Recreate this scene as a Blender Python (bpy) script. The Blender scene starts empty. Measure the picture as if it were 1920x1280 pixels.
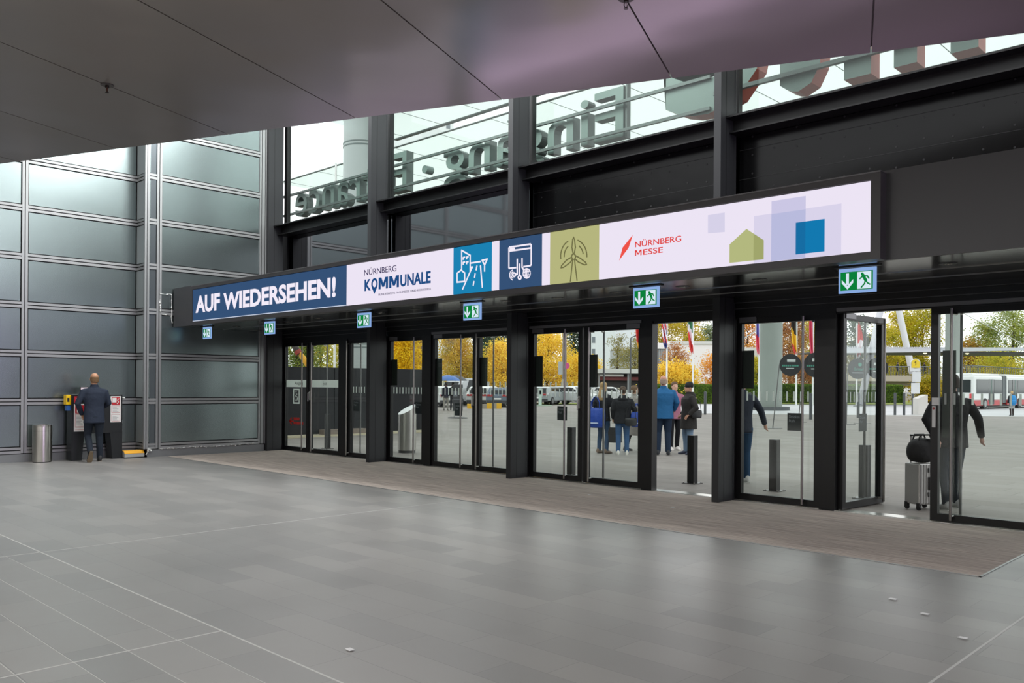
import bpy, bmesh, math, random
from mathutils import Vector, Matrix
PI = math.pi
SC = bpy.context.scene
COL = SC.collection

# ------------------------------------------------------------------ camera model (metres, hall floor = 0)
F, YAW, ROLL, CY, H = 1596.7, -.774305, .006922, 721.2, 1.62
FW = Vector((math.sin(YAW), math.cos(YAW), 0)); R0 = Vector((math.cos(YAW), -math.sin(YAW), 0)); U0 = Vector((0, 0, 1))
RT = R0 * math.cos(ROLL) + U0 * math.sin(ROLL); UP = U0 * math.cos(ROLL) - R0 * math.sin(ROLL)
EYE = Vector((0, 0, H))
def ray(x, y): return FW + RT * ((x - 960) / F) - UP * ((y - CY) / F)
def fl(x, y, z=0.0):
    d = ray(x, y); return EYE + d * ((z - H) / d.z)
def py(x, y, Y):
    d = ray(x, y); return EYE + d * (Y / d.y)
def px(x, y, X):
    d = ray(x, y); return EYE + d * (X / d.x)
def dep(x, y, D): return EYE + ray(x, y) * D
def gnd(x, D):                       # a spot on the ground at a depth
    p = dep(x, 724, D); return Vector((p.x, p.y, 0))
cam = bpy.data.cameras.new('camera'); co = bpy.data.objects.new('camera', cam); COL.objects.link(co)
cam.sensor_width = 36; cam.sensor_fit = 'HORIZONTAL'; cam.lens = F / 1920 * 36
cam.shift_y = (CY - 640) / 1920; cam.clip_end = 2000; cam.clip_start = .05
M3 = Matrix((RT, UP, -FW)).transposed(); co.matrix_world = Matrix.Translation(EYE) @ M3.to_4x4()
SC.camera = co
SC.view_settings.view_transform = 'Standard'; SC.view_settings.look = 'None'
SC.view_settings.gamma = 1; SC.view_settings.exposure = 0; SC.view_settings.use_curve_mapping = False

# ------------------------------------------------------------------ materials
def lin(c):
    c = c / 255.0
    return c / 12.92 if c <= .04045 else ((c + .055) / 1.055) ** 2.4
def rgb(h):
    h = h.lstrip('#'); return (lin(int(h[0:2], 16)), lin(int(h[2:4], 16)), lin(int(h[4:6], 16)), 1)
MATS = {}
def mat(name, col, rough=.5, metal=0, spec=.5, noise=None, bump=None, emit=0):
    if name in MATS: return MATS[name]
    m = bpy.data.materials.new(name); m.use_nodes = True
    nt = m.node_tree; b = nt.nodes['Principled BSDF']
    c = rgb(col) if isinstance(col, str) else tuple(col) + ((1,) if len(col) == 3 else ())
    b.inputs['Base Color'].default_value = c
    b.inputs['Roughness'].default_value = rough; b.inputs['Metallic'].default_value = metal
    b.inputs['Specular IOR Level'].default_value = spec
    if emit:
        b.inputs['Emission Color'].default_value = c; b.inputs['Emission Strength'].default_value = emit
        b.inputs['Base Color'].default_value = (.02, .02, .02, 1)
    if noise or bump:
        tc = nt.nodes.new('ShaderNodeTexCoord')
    if noise:                        # (scale, second colour, contrast)
        n = nt.nodes.new('ShaderNodeTexNoise'); n.inputs['Scale'].default_value = noise[0]; n.inputs['Detail'].default_value = 5
        nt.links.new(tc.outputs['Object'], n.inputs['Vector'])
        r = nt.nodes.new('ShaderNodeValToRGB'); w = noise[2] if len(noise) > 2 else .15
        r.color_ramp.elements[0].position = .5 - w; r.color_ramp.elements[1].position = .5 + w
        r.color_ramp.elements[0].color = c; r.color_ramp.elements[1].color = rgb(noise[1])
        nt.links.new(n.outputs['Fac'], r.inputs['Fac']); nt.links.new(r.outputs['Color'], b.inputs['Base Color'])
    if bump:                         # (scale, strength, distance)
        n = nt.nodes.new('ShaderNodeTexNoise'); n.inputs['Scale'].default_value = bump[0]; n.inputs['Detail'].default_value = 2
        nt.links.new(tc.outputs['Object'], n.inputs['Vector'])
        bp = nt.nodes.new('ShaderNodeBump'); bp.inputs['Strength'].default_value = bump[1]; bp.inputs['Distance'].default_value = bump[2]
        nt.links.new(n.outputs['Fac'], bp.inputs['Height']); nt.links.new(bp.outputs['Normal'], b.inputs['Normal'])
    MATS[name] = m; return m
def lamp_mat(name, col, s=1.0):
    if name in MATS: return MATS[name]
    m = bpy.data.materials.new(name); m.use_nodes = True; nt = m.node_tree
    nt.nodes.remove(nt.nodes['Principled BSDF'])
    e = nt.nodes.new('ShaderNodeEmission'); e.inputs['Color'].default_value = rgb(col); e.inputs['Strength'].default_value = s
    nt.links.new(e.outputs[0], nt.nodes['Material Output'].inputs['Surface'])
    MATS[name] = m; return m
def glass_mat(name, tint, refl=1.0, rough=0.0, dark=None):
    """Thin pane: transparent tint under a Fresnel mirror coat."""
    m = bpy.data.materials.new(name); m.use_nodes = True; nt = m.node_tree
    nt.nodes.remove(nt.nodes['Principled BSDF'])
    t = nt.nodes.new('ShaderNodeBsdfTransparent'); t.inputs['Color'].default_value = tuple(tint) + (1,)
    g = nt.nodes.new('ShaderNodeBsdfGlossy'); g.inputs['Roughness'].default_value = rough; g.inputs['Color'].default_value = (.95, 1, .98, 1)
    lw = nt.nodes.new('ShaderNodeLayerWeight'); lw.inputs['Blend'].default_value = .5
    f = nt.nodes.new('ShaderNodeMath'); f.operation = 'POWER'; f.inputs[1].default_value = 5; nt.links.new(lw.outputs['Facing'], f.inputs[0])
    mul = nt.nodes.new('ShaderNodeMath'); mul.operation = 'MULTIPLY_ADD'; mul.inputs[1].default_value = .6 * refl; mul.inputs[2].default_value = .04 * refl; mul.use_clamp = True
    mx = nt.nodes.new('ShaderNodeMixShader')
    nt.links.new(f.outputs[0], mul.inputs[0]); nt.links.new(mul.outputs[0], mx.inputs[0])
    nt.links.new(t.outputs[0], mx.inputs[1]); nt.links.new(g.outputs[0], mx.inputs[2])
    nt.links.new(mx.outputs[0], nt.nodes['Material Output'].inputs['Surface'])
    MATS[name] = m; return m

# ------------------------------------------------------------------ mesh builder
class MB:
    def __init__(s): s.v = []; s.f = []; s.m = []; s.mi = 0
    def add(s, vs, fs):
        o = len(s.v); s.v += [tuple(p) for p in vs]
        for f in fs: s.f.append([i + o for i in f]); s.m.append(s.mi)
        return s
    def box(s, x0, y0, z0, x1, y1, z1, M=None):
        vs = [Vector(p) for p in ((x0, y0, z0), (x1, y0, z0), (x1, y1, z0), (x0, y1, z0), (x0, y0, z1), (x1, y0, z1), (x1, y1, z1), (x0, y1, z1))]
        if M: vs = [M @ p for p in vs]
        return s.add(vs, [(0, 3, 2, 1), (4, 5, 6, 7), (0, 1, 5, 4), (1, 2, 6, 5), (2, 3, 7, 6), (3, 0, 4, 7)])
    def cbox(s, c, sx, sy, sz, rz=0, bev=0):
        M = Matrix.Translation(Vector(c)) @ Matrix.Rotation(rz, 4, 'Z')
        return s.box(-sx / 2, -sy / 2, -sz / 2, sx / 2, sy / 2, sz / 2, M)
    def poly(s, pts): return s.add(pts, [list(range(len(pts)))])
    def prism(s, pts, d):            # a flat outline given its thickness by the vector d
        d = Vector(d); n = len(pts); a = [Vector(p) for p in pts]; b = [p + d for p in a]
        fs = [list(range(n))[::-1], list(range(n, 2 * n))] + [(i, (i + 1) % n, n + (i + 1) % n, n + i) for i in range(n)]
        return s.add(a + b, fs)
    def loft(s, rings, caps=True):
        n = len(rings[0]); o = []
        for r in rings: o += r
        fs = []
        for k in range(len(rings) - 1):
            for i in range(n): fs.append((k * n + i, k * n + (i + 1) % n, (k + 1) * n + (i + 1) % n, (k + 1) * n + i))
        if caps: fs += [list(range(n))[::-1], [(len(rings) - 1) * n + i for i in range(n)]]
        return s.add(o, fs)
    def tube(s, pts, rad, n=10, caps=True, flat=1.0):
        pts = [Vector(p) for p in pts]; m = len(pts)
        if not hasattr(rad, '__len__'): rad = [rad] * m
        rings = []; ref = None
        for i, p in enumerate(pts):
            t = (pts[min(i + 1, m - 1)] - pts[max(i - 1, 0)]).normalized()
            if ref is None: ref = Vector((1, 0, 0)) if abs(t.x) < .8 else Vector((0, 1, 0))
            a = (ref - t * ref.dot(t)).normalized(); b = t.cross(a); ref = a
            rings.append([p + (a * math.cos(2 * PI * k / n) + b * math.sin(2 * PI * k / n) * flat) * rad[i] for k in range(n)])
        return s.loft(rings, caps)
    def cyl(s, p, r, h, n=20, r2=None): return s.tube([p, Vector(p) + Vector((0, 0, h))], [r, r if r2 is None else r2], n)
    def stack(s, secs, n=20, M=None):     # ellipses (z, rx, ry, cx, cy) stacked upwards
        rings = []
        for q in secs:
            z, rx, ry = q[:3]; cx = q[3] if len(q) > 3 else 0; cy = q[4] if len(q) > 4 else 0
            r = [Vector((cx + rx * math.cos(2 * PI * k / n), cy + ry * math.sin(2 * PI * k / n), z)) for k in range(n)]
            rings.append([M @ p for p in r] if M else r)
        return s.loft(rings)
    def ball(s, c, r, n=12, m=8, sc=(1, 1, 1)):
        c = Vector(c)
        secs = [[c + Vector((math.cos(2 * PI * k / n) * math.sin(a) * r * sc[0], math.sin(2 * PI * k / n) * math.sin(a) * r * sc[1], -math.cos(a) * r * sc[2])) for k in range(n)] for a in [PI * (j + .5) / m for j in range(m)]]
        return s.loft(secs)
    def disc(s, c, r, nrm=(0, -1, 0), n=32, d=.004):
        nrm = Vector(nrm).normalized(); a = nrm.orthogonal().normalized(); b = nrm.cross(a)
        return s.prism([Vector(c) + (a * math.cos(2 * PI * k / n) + b * math.sin(2 * PI * k / n)) * r for k in range(n)], nrm * d)
    def mesh(s, name, mats):
        me = bpy.data.meshes.new(name); me.from_pydata(s.v, [], s.f); me.update()
        for m in (mats if isinstance(mats, (list, tuple)) else [mats]): me.materials.append(m)
        me.polygons.foreach_set('material_index', s.m)
        bm = bmesh.new(); bm.from_mesh(me); bmesh.ops.recalc_face_normals(bm, faces=bm.faces); bm.to_mesh(me); bm.free()
        return me
    def build(s, name, mats, parent=None, smooth=False, bevel=0, world=True, loc=None):
        me = s.mesh(name, mats); o = bpy.data.objects.new(name, me); COL.objects.link(o)
        if parent is not None:
            o.parent = parent
            if world: o.matrix_parent_inverse = parent.matrix_basis.inverted()
        if loc is not None: o.location = loc
        if smooth: 
            me.polygons.foreach_set('use_smooth', [True] * len(me.polygons))
            if smooth != 'all': me.set_sharp_from_angle(angle=math.radians(40))
            else: sd = o.modifiers.new('round', 'SUBSURF'); sd.levels = sd.render_levels = 2
        if bevel:
            md = o.modifiers.new('edge', 'BEVEL'); md.width = bevel; md.segments = 2; md.limit_method = 'ANGLE'
        return o
def thing(name, label, cat, loc=(0, 0, 0), rz=0, group=None, kind=None):
    o = bpy.data.objects.new(name, None); COL.objects.link(o); o.empty_display_size = .1
    o.location = loc; o.rotation_euler = (0, 0, rz); tag(o, label, cat, group, kind); o.matrix_basis
    return o
def tag(o, label=None, cat=None, group=None, kind=None):
    if label: o['label'] = label
    if cat: o['category'] = cat
    if group: o['group'] = group
    if kind: o['kind'] = kind
    return o
def struct(o): o['kind'] = 'structure'; return o
def copy_tree(o, parent=None):
    c = o.copy(); COL.objects.link(c)
    if parent is not None: c.parent = parent
    for ch in o.children: copy_tree(ch, c)
    return c
def text_mesh(body, bold=0.0, ext=0.0):
    cu = bpy.data.curves.new('lettering', 'FONT'); cu.body = body; cu.offset = bold; cu.extrude = ext; cu.resolution_u = 3
    ob = bpy.data.objects.new('lettering', cu); COL.objects.link(ob)
    dg = bpy.context.evaluated_depsgraph_get(); me = bpy.data.meshes.new_from_object(ob.evaluated_get(dg))
    bpy.data.objects.remove(ob); bpy.data.curves.remove(cu); return me
def fit_text(name, body, x0, x1, z0, z1, y, m, parent, bold=0.0, thick=.002):
    """Lettering standing on the plane y, facing -y, its ink filling x0..x1 by z0..z1."""
    me = text_mesh(body, bold); xs = [v.co.x for v in me.vertices]; ys = [v.co.y for v in me.vertices]
    ax, bx, ay, by = min(xs), max(xs), min(ys), max(ys)
    for v in me.vertices:
        v.co = Vector((x0 + (v.co.x - ax) / (bx - ax) * (x1 - x0), y, z0 + (v.co.y - ay) / (by - ay) * (z1 - z0)))
    me.materials.clear(); me.materials.append(m); me.update()
    o = bpy.data.objects.new(name, me); COL.objects.link(o); o.parent = parent
    o.matrix_parent_inverse = parent.matrix_basis.inverted()
    md = o.modifiers.new('thick', 'SOLIDIFY'); md.thickness = thick; md.offset = 0
    return o
def strokes(mb, lines, w, y, d=.003):
    """Line drawing on the plane y: each line a list of (x, z)."""
    for L in lines:
        for i in range(len(L) - 1):
            a = Vector((L[i][0], y, L[i][1])); b = Vector((L[i + 1][0], y, L[i + 1][1])); t = b - a
            if t.length < 1e-6: continue
            t.normalize(); n = Vector((-t.z, 0, t.x)) * (w / 2); e = t * (w * .4)
            mb.prism([a - e - n, b + e - n, b + e + n, a - e + n], (0, -d, 0))

# shared finishes
ANTH = mat('anthracite_paint', '#121213', .45, 0, .4)
BLACKM = mat('black_metal', '#0d0d0e', .4, 0, .4)
COLM = mat('column_paint', '#27282a', .5, 0, .4)
STEEL = mat('brushed_steel', '#b9b7b2', .3, 1)
DSTEEL = mat('dark_steel', '#6e6e6e', .35, 1)
ALU = mat('satin_aluminium', '#9b9c9c', .42, .75)
WHITE = mat('white_paint', '#e4e4e2', .5)
RUB = mat('black_rubber', '#0d0d0e', .6)
GLASS = glass_mat('door_glass', (.945, .972, .957), .75)
WGLASS = glass_mat('window_glass', (.93, .965, .95), .5)
CARGLASS = mat('car_glass', '#12171a', .15, 0, .3)
# ------------------------------------------------------------------ floor, mat, joints
def tile_mat(name, c1, c2, mortar, bw, rh, off, rough, spec=.5, ms=.003):
    m = bpy.data.materials.new(name); m.use_nodes = True; nt = m.node_tree; b = nt.nodes['Principled BSDF']
    tc = nt.nodes.new('ShaderNodeTexCoord'); mp = nt.nodes.new('ShaderNodeMapping')
    mp.inputs['Location'].default_value = off
    nt.links.new(tc.outputs['Object'], mp.inputs['Vector'])
    br = nt.nodes.new('ShaderNodeTexBrick'); br.inputs['Scale'].default_value = 1
    br.inputs['Brick Width'].default_value = bw; br.inputs['Row Height'].default_value = rh
    br.inputs['Mortar Size'].default_value = ms; br.inputs['Mortar Smooth'].default_value = .1; br.offset = .37; br.offset_frequency = 2
    br.squash = 1.35; br.squash_frequency = 3
    br.inputs['Color1'].default_value = rgb(c1); br.inputs['Color2'].default_value = rgb(c2); br.inputs['Mortar'].default_value = rgb(mortar)
    nt.links.new(mp.outputs[0], br.inputs['Vector'])
    n = nt.nodes.new('ShaderNodeTexNoise'); n.inputs['Scale'].default_value = .35; n.inputs['Detail'].default_value = 6
    nt.links.new(tc.outputs['Object'], n.inputs['Vector'])
    mr = nt.nodes.new('ShaderNodeMapRange'); mr.inputs['To Min'].default_value = .9; mr.inputs['To Max'].default_value = 1.1
    nt.links.new(n.outputs['Fac'], mr.inputs['Value'])
    mx = nt.nodes.new('ShaderNodeMix'); mx.data_type = 'RGBA'; mx.blend_type = 'MULTIPLY'; mx.inputs[0].default_value = 1
    nt.links.new(br.outputs['Color'], mx.inputs[6]); nt.links.new(mr.outputs[0], mx.inputs[7])
    nt.links.new(mx.outputs[2], b.inputs['Base Color'])
    r2 = nt.nodes.new('ShaderNodeMapRange'); r2.inputs['To Min'].default_value = rough - .06; r2.inputs['To Max'].default_value = rough + .08
    n2 = nt.nodes.new('ShaderNodeTexNoise'); n2.inputs['Scale'].default_value = 1.3; n2.inputs['Detail'].default_value = 4
    nt.links.new(tc.outputs['Object'], n2.inputs['Vector']); nt.links.new(n2.outputs['Fac'], r2.inputs['Value']); nt.links.new(r2.outputs[0], b.inputs['Roughness'])
    b.inputs['Specular IOR Level'].default_value = spec
    bp = nt.nodes.new('ShaderNodeBump'); bp.inputs['Strength'].default_value = .25; bp.inputs['Distance'].default_value = .002
    nt.links.new(br.outputs['Fac'], bp.inputs['Height']); bp.invert = True; nt.links.new(bp.outputs['Normal'], b.inputs['Normal'])
    return m
FLOORM = tile_mat('slate_tile', '#7a7876', '#888582', '#686664', .75, .301, (.2, -.255, 0), .36, .5, .0018)
fl_ = MB().box(-20.5, -16, -.15, 13, 10.94, 0).build('floor', FLOORM); struct(fl_)
JOINT = mat('pale_joint', '#b4b4b1', .5)
j = MB()
for x in (-12.46, -8.85, -5.24, -1.62, 2.0): j.box(x - .008, -12, 0, x + .008, 2.66 if x < -2 else 8.05, .0012)
j.box(-18.9, 2.655, 0, 8, 2.667, .0013)
for y in (1.45, 1.755, 2.06, 2.365): j.box(-8.85, y - .002, 0, -1.62, y + .002, .0011)
j.box(-8.85, 2.66, 0, -8.838, 8.0, .0012)
struct(j.build('trim_1', JOINT))
# entrance mat
mm = mat('mat_fibre', '#6a655f', .9, 0, .15)
nt = mm.node_tree; b = nt.nodes['Principled BSDF']; tc = nt.nodes.new('ShaderNodeTexCoord'); mp = nt.nodes.new('ShaderNodeMapping')
mp.inputs['Scale'].default_value = (1.2, 42, 1); nt.links.new(tc.outputs['Object'], mp.inputs['Vector'])
n = nt.nodes.new('ShaderNodeTexNoise'); n.inputs['Scale'].default_value = 1; n.inputs['Detail'].default_value = 6
nt.links.new(mp.outputs[0], n.inputs['Vector']); r = nt.nodes.new('ShaderNodeValToRGB')
r.color_ramp.elements[0].position = .35; r.color_ramp.elements[1].position = .68
r.color_ramp.elements[0].color = rgb('#968c85'); r.color_ramp.elements[1].color = rgb('#cdc0b5')
nt.links.new(n.outputs['Fac'], r.inputs['Fac']); nt.links.new(r.outputs['Color'], b.inputs['Base Color'])
em = thing('entrance_mat', 'long grey-brown ribbed entrance mat lying inside the glass doors', 'mat')
MB().box(-18.4, 8.05, 0, -2.24, 10.86, .004).build('mat_surface', mm, em)
e = MB(); e.box(-18.4, 8.03, 0, -2.22, 8.05, .005); e.box(-2.24, 8.03, 0, -2.22, 10.86, .005)
e.build('edge_strip', ALU, em)
th = MB().box(-18.5, 10.93, -.02, -2, 11.16, .006).build('trim_2', mat('threshold_metal', '#c9c7c1', .28, 1)); struct(th)

# ------------------------------------------------------------------ left wall: aluminium cladding in rows
XL, XR, YR = -19.0, -18.5, 7.6
PANELM = mat('cladding_panel', '#8d9898', .26, .94, .5, noise=(.5, '#838e8e', .3), bump=(.9, .06, .05))
RETM = mat('return_panel', '#878d8e', .55, .1)
wl = thing('wall_left', 'grey metal clad wall at the end of the hall', 'wall'); wl['kind'] = 'structure'
b_ = MB(); b_.box(XL - .3, -14, 0, XL - .06, YR + .1, 9); b_.box(XL - .3, YR + .05, 0, XR - .06, YR + .3, 9); b_.box(XR - .4, YR + .1, 0, XR - .06, 10.94, 9)
b_.build('backing', RUB, wl)
ROW0, ROWH = .235, .975
sk = MB(); sk.box(XL - .06, -14, 0, XL - .01, YR, .16); sk.box(XR - .06, YR, 0, XR - .01, 10.45, .16); sk.box(XL - .06, YR - .0, 0, XR - .01, YR + .05, .16)
struct(sk.build('baseboard_left', mat('base_cladding', '#77797a', .45, .3)))
secs = []                                       # (axis, fixed, from, to)
ym = 5.385
for k in range(-1, 1): secs.append(('x', XL, ym + (k - 1) * 2.44 + .05, ym + k * 2.44 - .05))
secs += [('x', XL, ym + .05, YR + .01), ('y', YR, XL - .03, XR - .04), ('x', XR, YR + .05, 7.84), ('x', XR, 7.93, 10.3)]
for ax, fx, a, bb in secs:
    for rr in range(9):
        z0 = ROW0 + rr * ROWH + .06; z1 = ROW0 + (rr + 1) * ROWH - .06
        if ax == 'x': MB().box(fx - .05, a + .025, z0 + .02, fx - .022, bb - .025, z1 - .02).build('panel', PANELM, wl)
        else: MB().box(a + .0, fx + .012, z0 + .02, bb - .0, fx + .05, z1 - .02).build('panel', RETM, wl)
    for rr in range(10):
        z = ROW0 + rr * ROWH; m = MB()
        for (p, q) in ((z - .06, z - .008), (z + .012, z + .06)):
            if ax == 'x': m.box(fx - .055, a, p, fx, bb, q)
            else: m.box(a, fx, p, bb, fx + .055, q)
        m.build('rail', ALU, wl)
for y in [ym + k * 2.44 for k in range(-1, 1)]:
    m = MB(); m.box(XL - .055, y - .055, .18, XL + .004, y - .008, 9); m.box(XL - .055, y + .008, .18, XL + .004, y + .055, 9); m.build('mullion', ALU, wl)
for y, w in ((YR + .02, .05), (7.885, .055), (10.33, .05), (10.42, .04)):
    m = MB(); m.box(XR - .055, y - w, .18, XR + .006, y - .008, 9); m.box(XR - .055, y + .008, .18, XR + .006, y + w, 9); m.build('mullion', ALU, wl)
m = MB(); m.box(XR - .05, YR + .1, .2, XR - .02, 7.82, 9); m.build('panel', mat('pilaster_face', '#5c6266', .3, .6), wl)
# sealing foil crumpled along the foot of the wall and round the canopy end
FOIL = mat('crumpled_foil', '#c9c9c7', .25, .9, .5, bump=(60, 1, .02))
random.seed(4)
def foil(name, label, pts, r):
    m = MB(); path = []; rr = []
    for i in range(len(pts) - 1):
        a, b2 = Vector(pts[i]), Vector(pts[i + 1]); n = max(2, int((b2 - a).length / .035))
        for k in range(n): path.append(a.lerp(b2, k / n) + Vector((random.uniform(-.004, .004), random.uniform(-.006, .006), random.uniform(-.008, .008)))); rr.append(r * random.choice((.15, .3, .5, .8, 1.1)))
    m.tube(path, rr, 6)
    return tag(m.build(name, FOIL), label, 'foil')
foil('sealing_foil', 'crumpled silver sealing foil along the foot of the clad wall', [(XR, 7.9, .17), (XR, 8.7, .17), (XR, 9.2, .165), (XR, 10.2, .19)], .022)
foil('foil_clump', 'silver foil clump at the wall corner behind the yellow box', [(XR + .03, 7.62, .05), (XR + .03, 7.68, .2), (XR + .02, 7.75, .12)], .03)
foil('sealing_tape', 'ragged silver sealing tape where the canopy meets the clad wall', [(XR + .01, 7.9, 3.55), (XR + .01, 8.15, 3.56), (XR + .01, 8.18, 2.9), (XR + .01, 8.15, 3.1), (XR + .01, 7.92, 3.1), (XR + .01, 7.9, 3.5)], .016)

# ------------------------------------------------------------------ ceiling with open joints
CA = .394; ex = Vector((math.cos(CA), math.sin(CA), 0)); ey = Vector((-math.sin(CA), math.cos(CA), 0)); CZ = 5.0
CEILM = mat('ceiling_panel', '#97908b', .28, .55, .5, bump=(.4, .3, .22))
cm = MB()
for k in range(-12, 8):
    s0 = .16 + 2.015 * k; s1 = s0 + 2.015 - .016
    pts = [ex * s0 + ey * -22, ex * s1 + ey * -22, ex * s1 + ey * 9.33, ex * s0 + ey * 9.33]
    cm.prism([p + Vector((0, 0, CZ)) for p in pts], (0, 0, .06))
cm.prism([ex * -25 + ey * -22 + Vector((0, 0, CZ + .06)), ex * 16 + ey * -22 + Vector((0, 0, CZ + .06)), ex * 16 + ey * 9.33 + Vector((0, 0, CZ + .06)), ex * -25 + ey * 9.33 + Vector((0, 0, CZ + .06))], (0, 0, .2))
struct(cm.build('ceiling', CEILM))
SPK = mat('sprinkler_bronze', '#3a332f', .35, .6)
def sprinkler(p, label):
    t = thing('ceiling_sprinkler', label, 'sprinkler', p)
    MB().disc((0, 0, 0), .07, (0, 0, -1), 28, .008).build('escutcheon', mat('escutcheon_paint', '#4b4744', .5), t, world=False)
    m = MB(); m.cyl((0, 0, -.035), .022, .03, 12)
    for s in (-1, 1): m.tube([(s * .018, 0, -.03), (s * .022, 0, -.055), (s * .006, 0, -.085)], .004, 6)
    m.build('frame_arms', SPK, t, world=False); MB().cyl((0, 0, -.08), .003, .05, 6).build('glass_bulb', mat('bulb_glass', '#8a4a3a', .1), t, world=False)
    MB().cyl((0, 0, -.092), .02, .005, 14).build('deflector', SPK, t, world=False); return t
sprinkler(fl(201, 159, CZ), 'ceiling sprinkler over the man in the suit and the steel bin')
sprinkler(fl(1174, -3, CZ), 'ceiling sprinkler cut by the top edge of the photo')

# ------------------------------------------------------------------ columns
CX = [-18.47, -14.39, -10.315, -6.27, -2.15, 1.97, 6.1]
for i, x in enumerate(CX):
    m = MB(); m.box(x - .055, 10.47, 0, x + .055, 10.50, 9); m.box(x - .05, 10.50, 0, x + .05, 10.86, 9)
    if i: m.box(x - .055, 10.86, 0, x + .055, 10.89, 9)
    c = m.build('column_' + str(i + 1), COLM); struct(c)
    tag(c, 'dark grey steel column, number %d from the clad wall' % (i + 1), 'column')
    s = MB(); s.box(x + .05, 10.62, .02, x + .052, 10.628, 9); s.build('seam', BLACKM, c)

# ------------------------------------------------------------------ upper windows, beams and black panels
BLIND = mat('black_panel', '#070708', .2, 0, .22, bump=(1.3, .12, .06))
DARKG = mat('dark_mirror_glass', '#85868a', .05, 1)
bays = [(-18.42, -14.44), (-14.34, -10.37), (-10.26, -6.32), (-6.22, -2.2), (-2.1, 1.92), (2.02, 6.05)]
for i, (a, bb) in enumerate(bays):
    w = thing('window_%d' % (i + 1), 'high window in bay %d counted from the clad wall' % (i + 1), 'window'); w['kind'] = 'structure'
    MB().box(a - .02, 10.995, 5.5, bb + .1, 11.005, 8.8).build('glass_pane', WGLASS, w)
    f = MB(); f.box(a - .12, 10.96, 5.42, a - .0, 11.06, 8.8); f.box(a - .1, 10.94, 5.42, bb + .1, 11.06, 5.5); f.build('window_frame', BLACKM, w)
    # ledge beam
    l = MB(); l.box(a, 10.6, 5.375, bb, 10.99, 5.4); l.box(a, 10.8, 5.2, bb, 10.86, 5.375); l.box(a, 10.7, 5.18, bb, 10.98, 5.2)
    struct(tag(l.build('beam_%d' % (i + 1), BLACKM), 'dark steel beam under the high window of bay %d' % (i + 1), 'beam'))
    # spandrel behind the screen
    sp = MB().box(a - (.25 if i == 0 else .1), 11.0, 2.9, bb + .1, 11.03, 5.4).build('wall_spandrel_%d' % (i + 1), DARKG if i < 2 else BLIND); struct(sp)
    if i >= 2:
        rv = MB(); nx = int((bb - a) / .33)
        for k in range(nx + 1):
            for q in range(7):
                rv.disc((a + .2 + k * .33, 11.0, 3.6 + q * .26 + (.04 if k % 2 else 0)), .014, (0, -1, 0), 8, .004)
        rv.build('reflected_dot', RUB, sp)  # small discs imitating a dotted reflection in the black panels
        gl = MB()
        for q in range(4): gl.box(a, 10.996, 3.73 + q * .42, bb, 11.0, 3.737 + q * .42)
        gl.build('joint', RUB, sp)
# roof over the hall and wall above the doors behind the canopy
struct(MB().box(-18.5, 10.90, 2.86, 8, 11.0, 2.9).build('wall_transom', BLACKM))
hd = MB(); hd.box(-18.7, 10.92, 2.72, 8, 11.1, 2.9); hd.box(-18.45, 10.86, 2.80, 8, 10.92, 2.9); hd.box(-18.7, 10.95, 2.585, 8, 11.08, 2.72)
struct(hd.build('wall_header', BLACKM))
hl = MB(); hl.box(-18.4, 10.855, 2.80, 8, 10.862, 2.806); hl.box(-18.4, 10.915, 2.72, 8, 10.922, 2.727); hl.build('header_edge', mat('edge_grey', '#57585a', .5), bpy.data.objects['wall_header'])
tk = mat('track_rail', '#707073', .4, .3)
for i, (a, bb) in enumerate(((-12.93, -10.45), (-10.27, -7.87), (-4.76, -2.25))): struct(MB().box(a, 10.925, 2.605, bb, 10.945, 2.65).build('trim_%d' % (20 + i), tk))
RW = mat('rear_wall', '#5c5a58', .7)
struct(MB().box(-20.5, -16.3, 0, 13, -16, 9).build('wall_back', RW)); struct(MB().box(13, -16, 0, 13.3, 11.1, 9).build('wall_right', RW))
# ------------------------------------------------------------------ canopy and LED screen
YS = 8.2
can = thing('door_canopy', 'dark metal canopy box running above the doors', 'canopy')
FASC = mat('canopy_fascia', '#3f3f41', .42, .15)
SOFF = mat('canopy_soffit', '#4a4a49', .14, .75, bump=(.6, .05, .05))
m = MB(); m.box(XR + .02, 8.34, 2.84, 7.5, 8.38, 3.7); m.box(XR + .02, 8.38, 3.66, 7.5, 10.45, 3.7); m.build('fascia', FASC, can)
MB().box(XR + .02, YS, 2.84, -17.63, 8.34, 3.69).build('end_cover', FASC, can)
so = MB()
xs = [XR + .02] + [-18.3 + 2.06 * k for k in range(1, 13)] + [7.5]
for a, bb in zip(xs[:-1], xs[1:]): so.box(a + .003, 8.38, 2.85, bb - .003, 9.36, 2.865); so.box(a + .003, 9.42, 2.85, bb - .003, 9.98, 2.865); so.box(a + .003, 10.04, 2.85, bb - .003, 10.45, 2.865)
so.box(XR + .02, 8.38, 2.866, 7.5, 10.9, 2.88)
so.build('soffit_panel', SOFF, can)
q = MB(); q.box(XR + .02, 9.36, 2.843, 7.5, 9.372, 2.866); q.box(XR + .02, 10.03, 2.843, 7.5, 10.04, 2.866); q.build('soffit_rail', mat('soffit_rail', '#8b8984', .35, .6), can)

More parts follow.
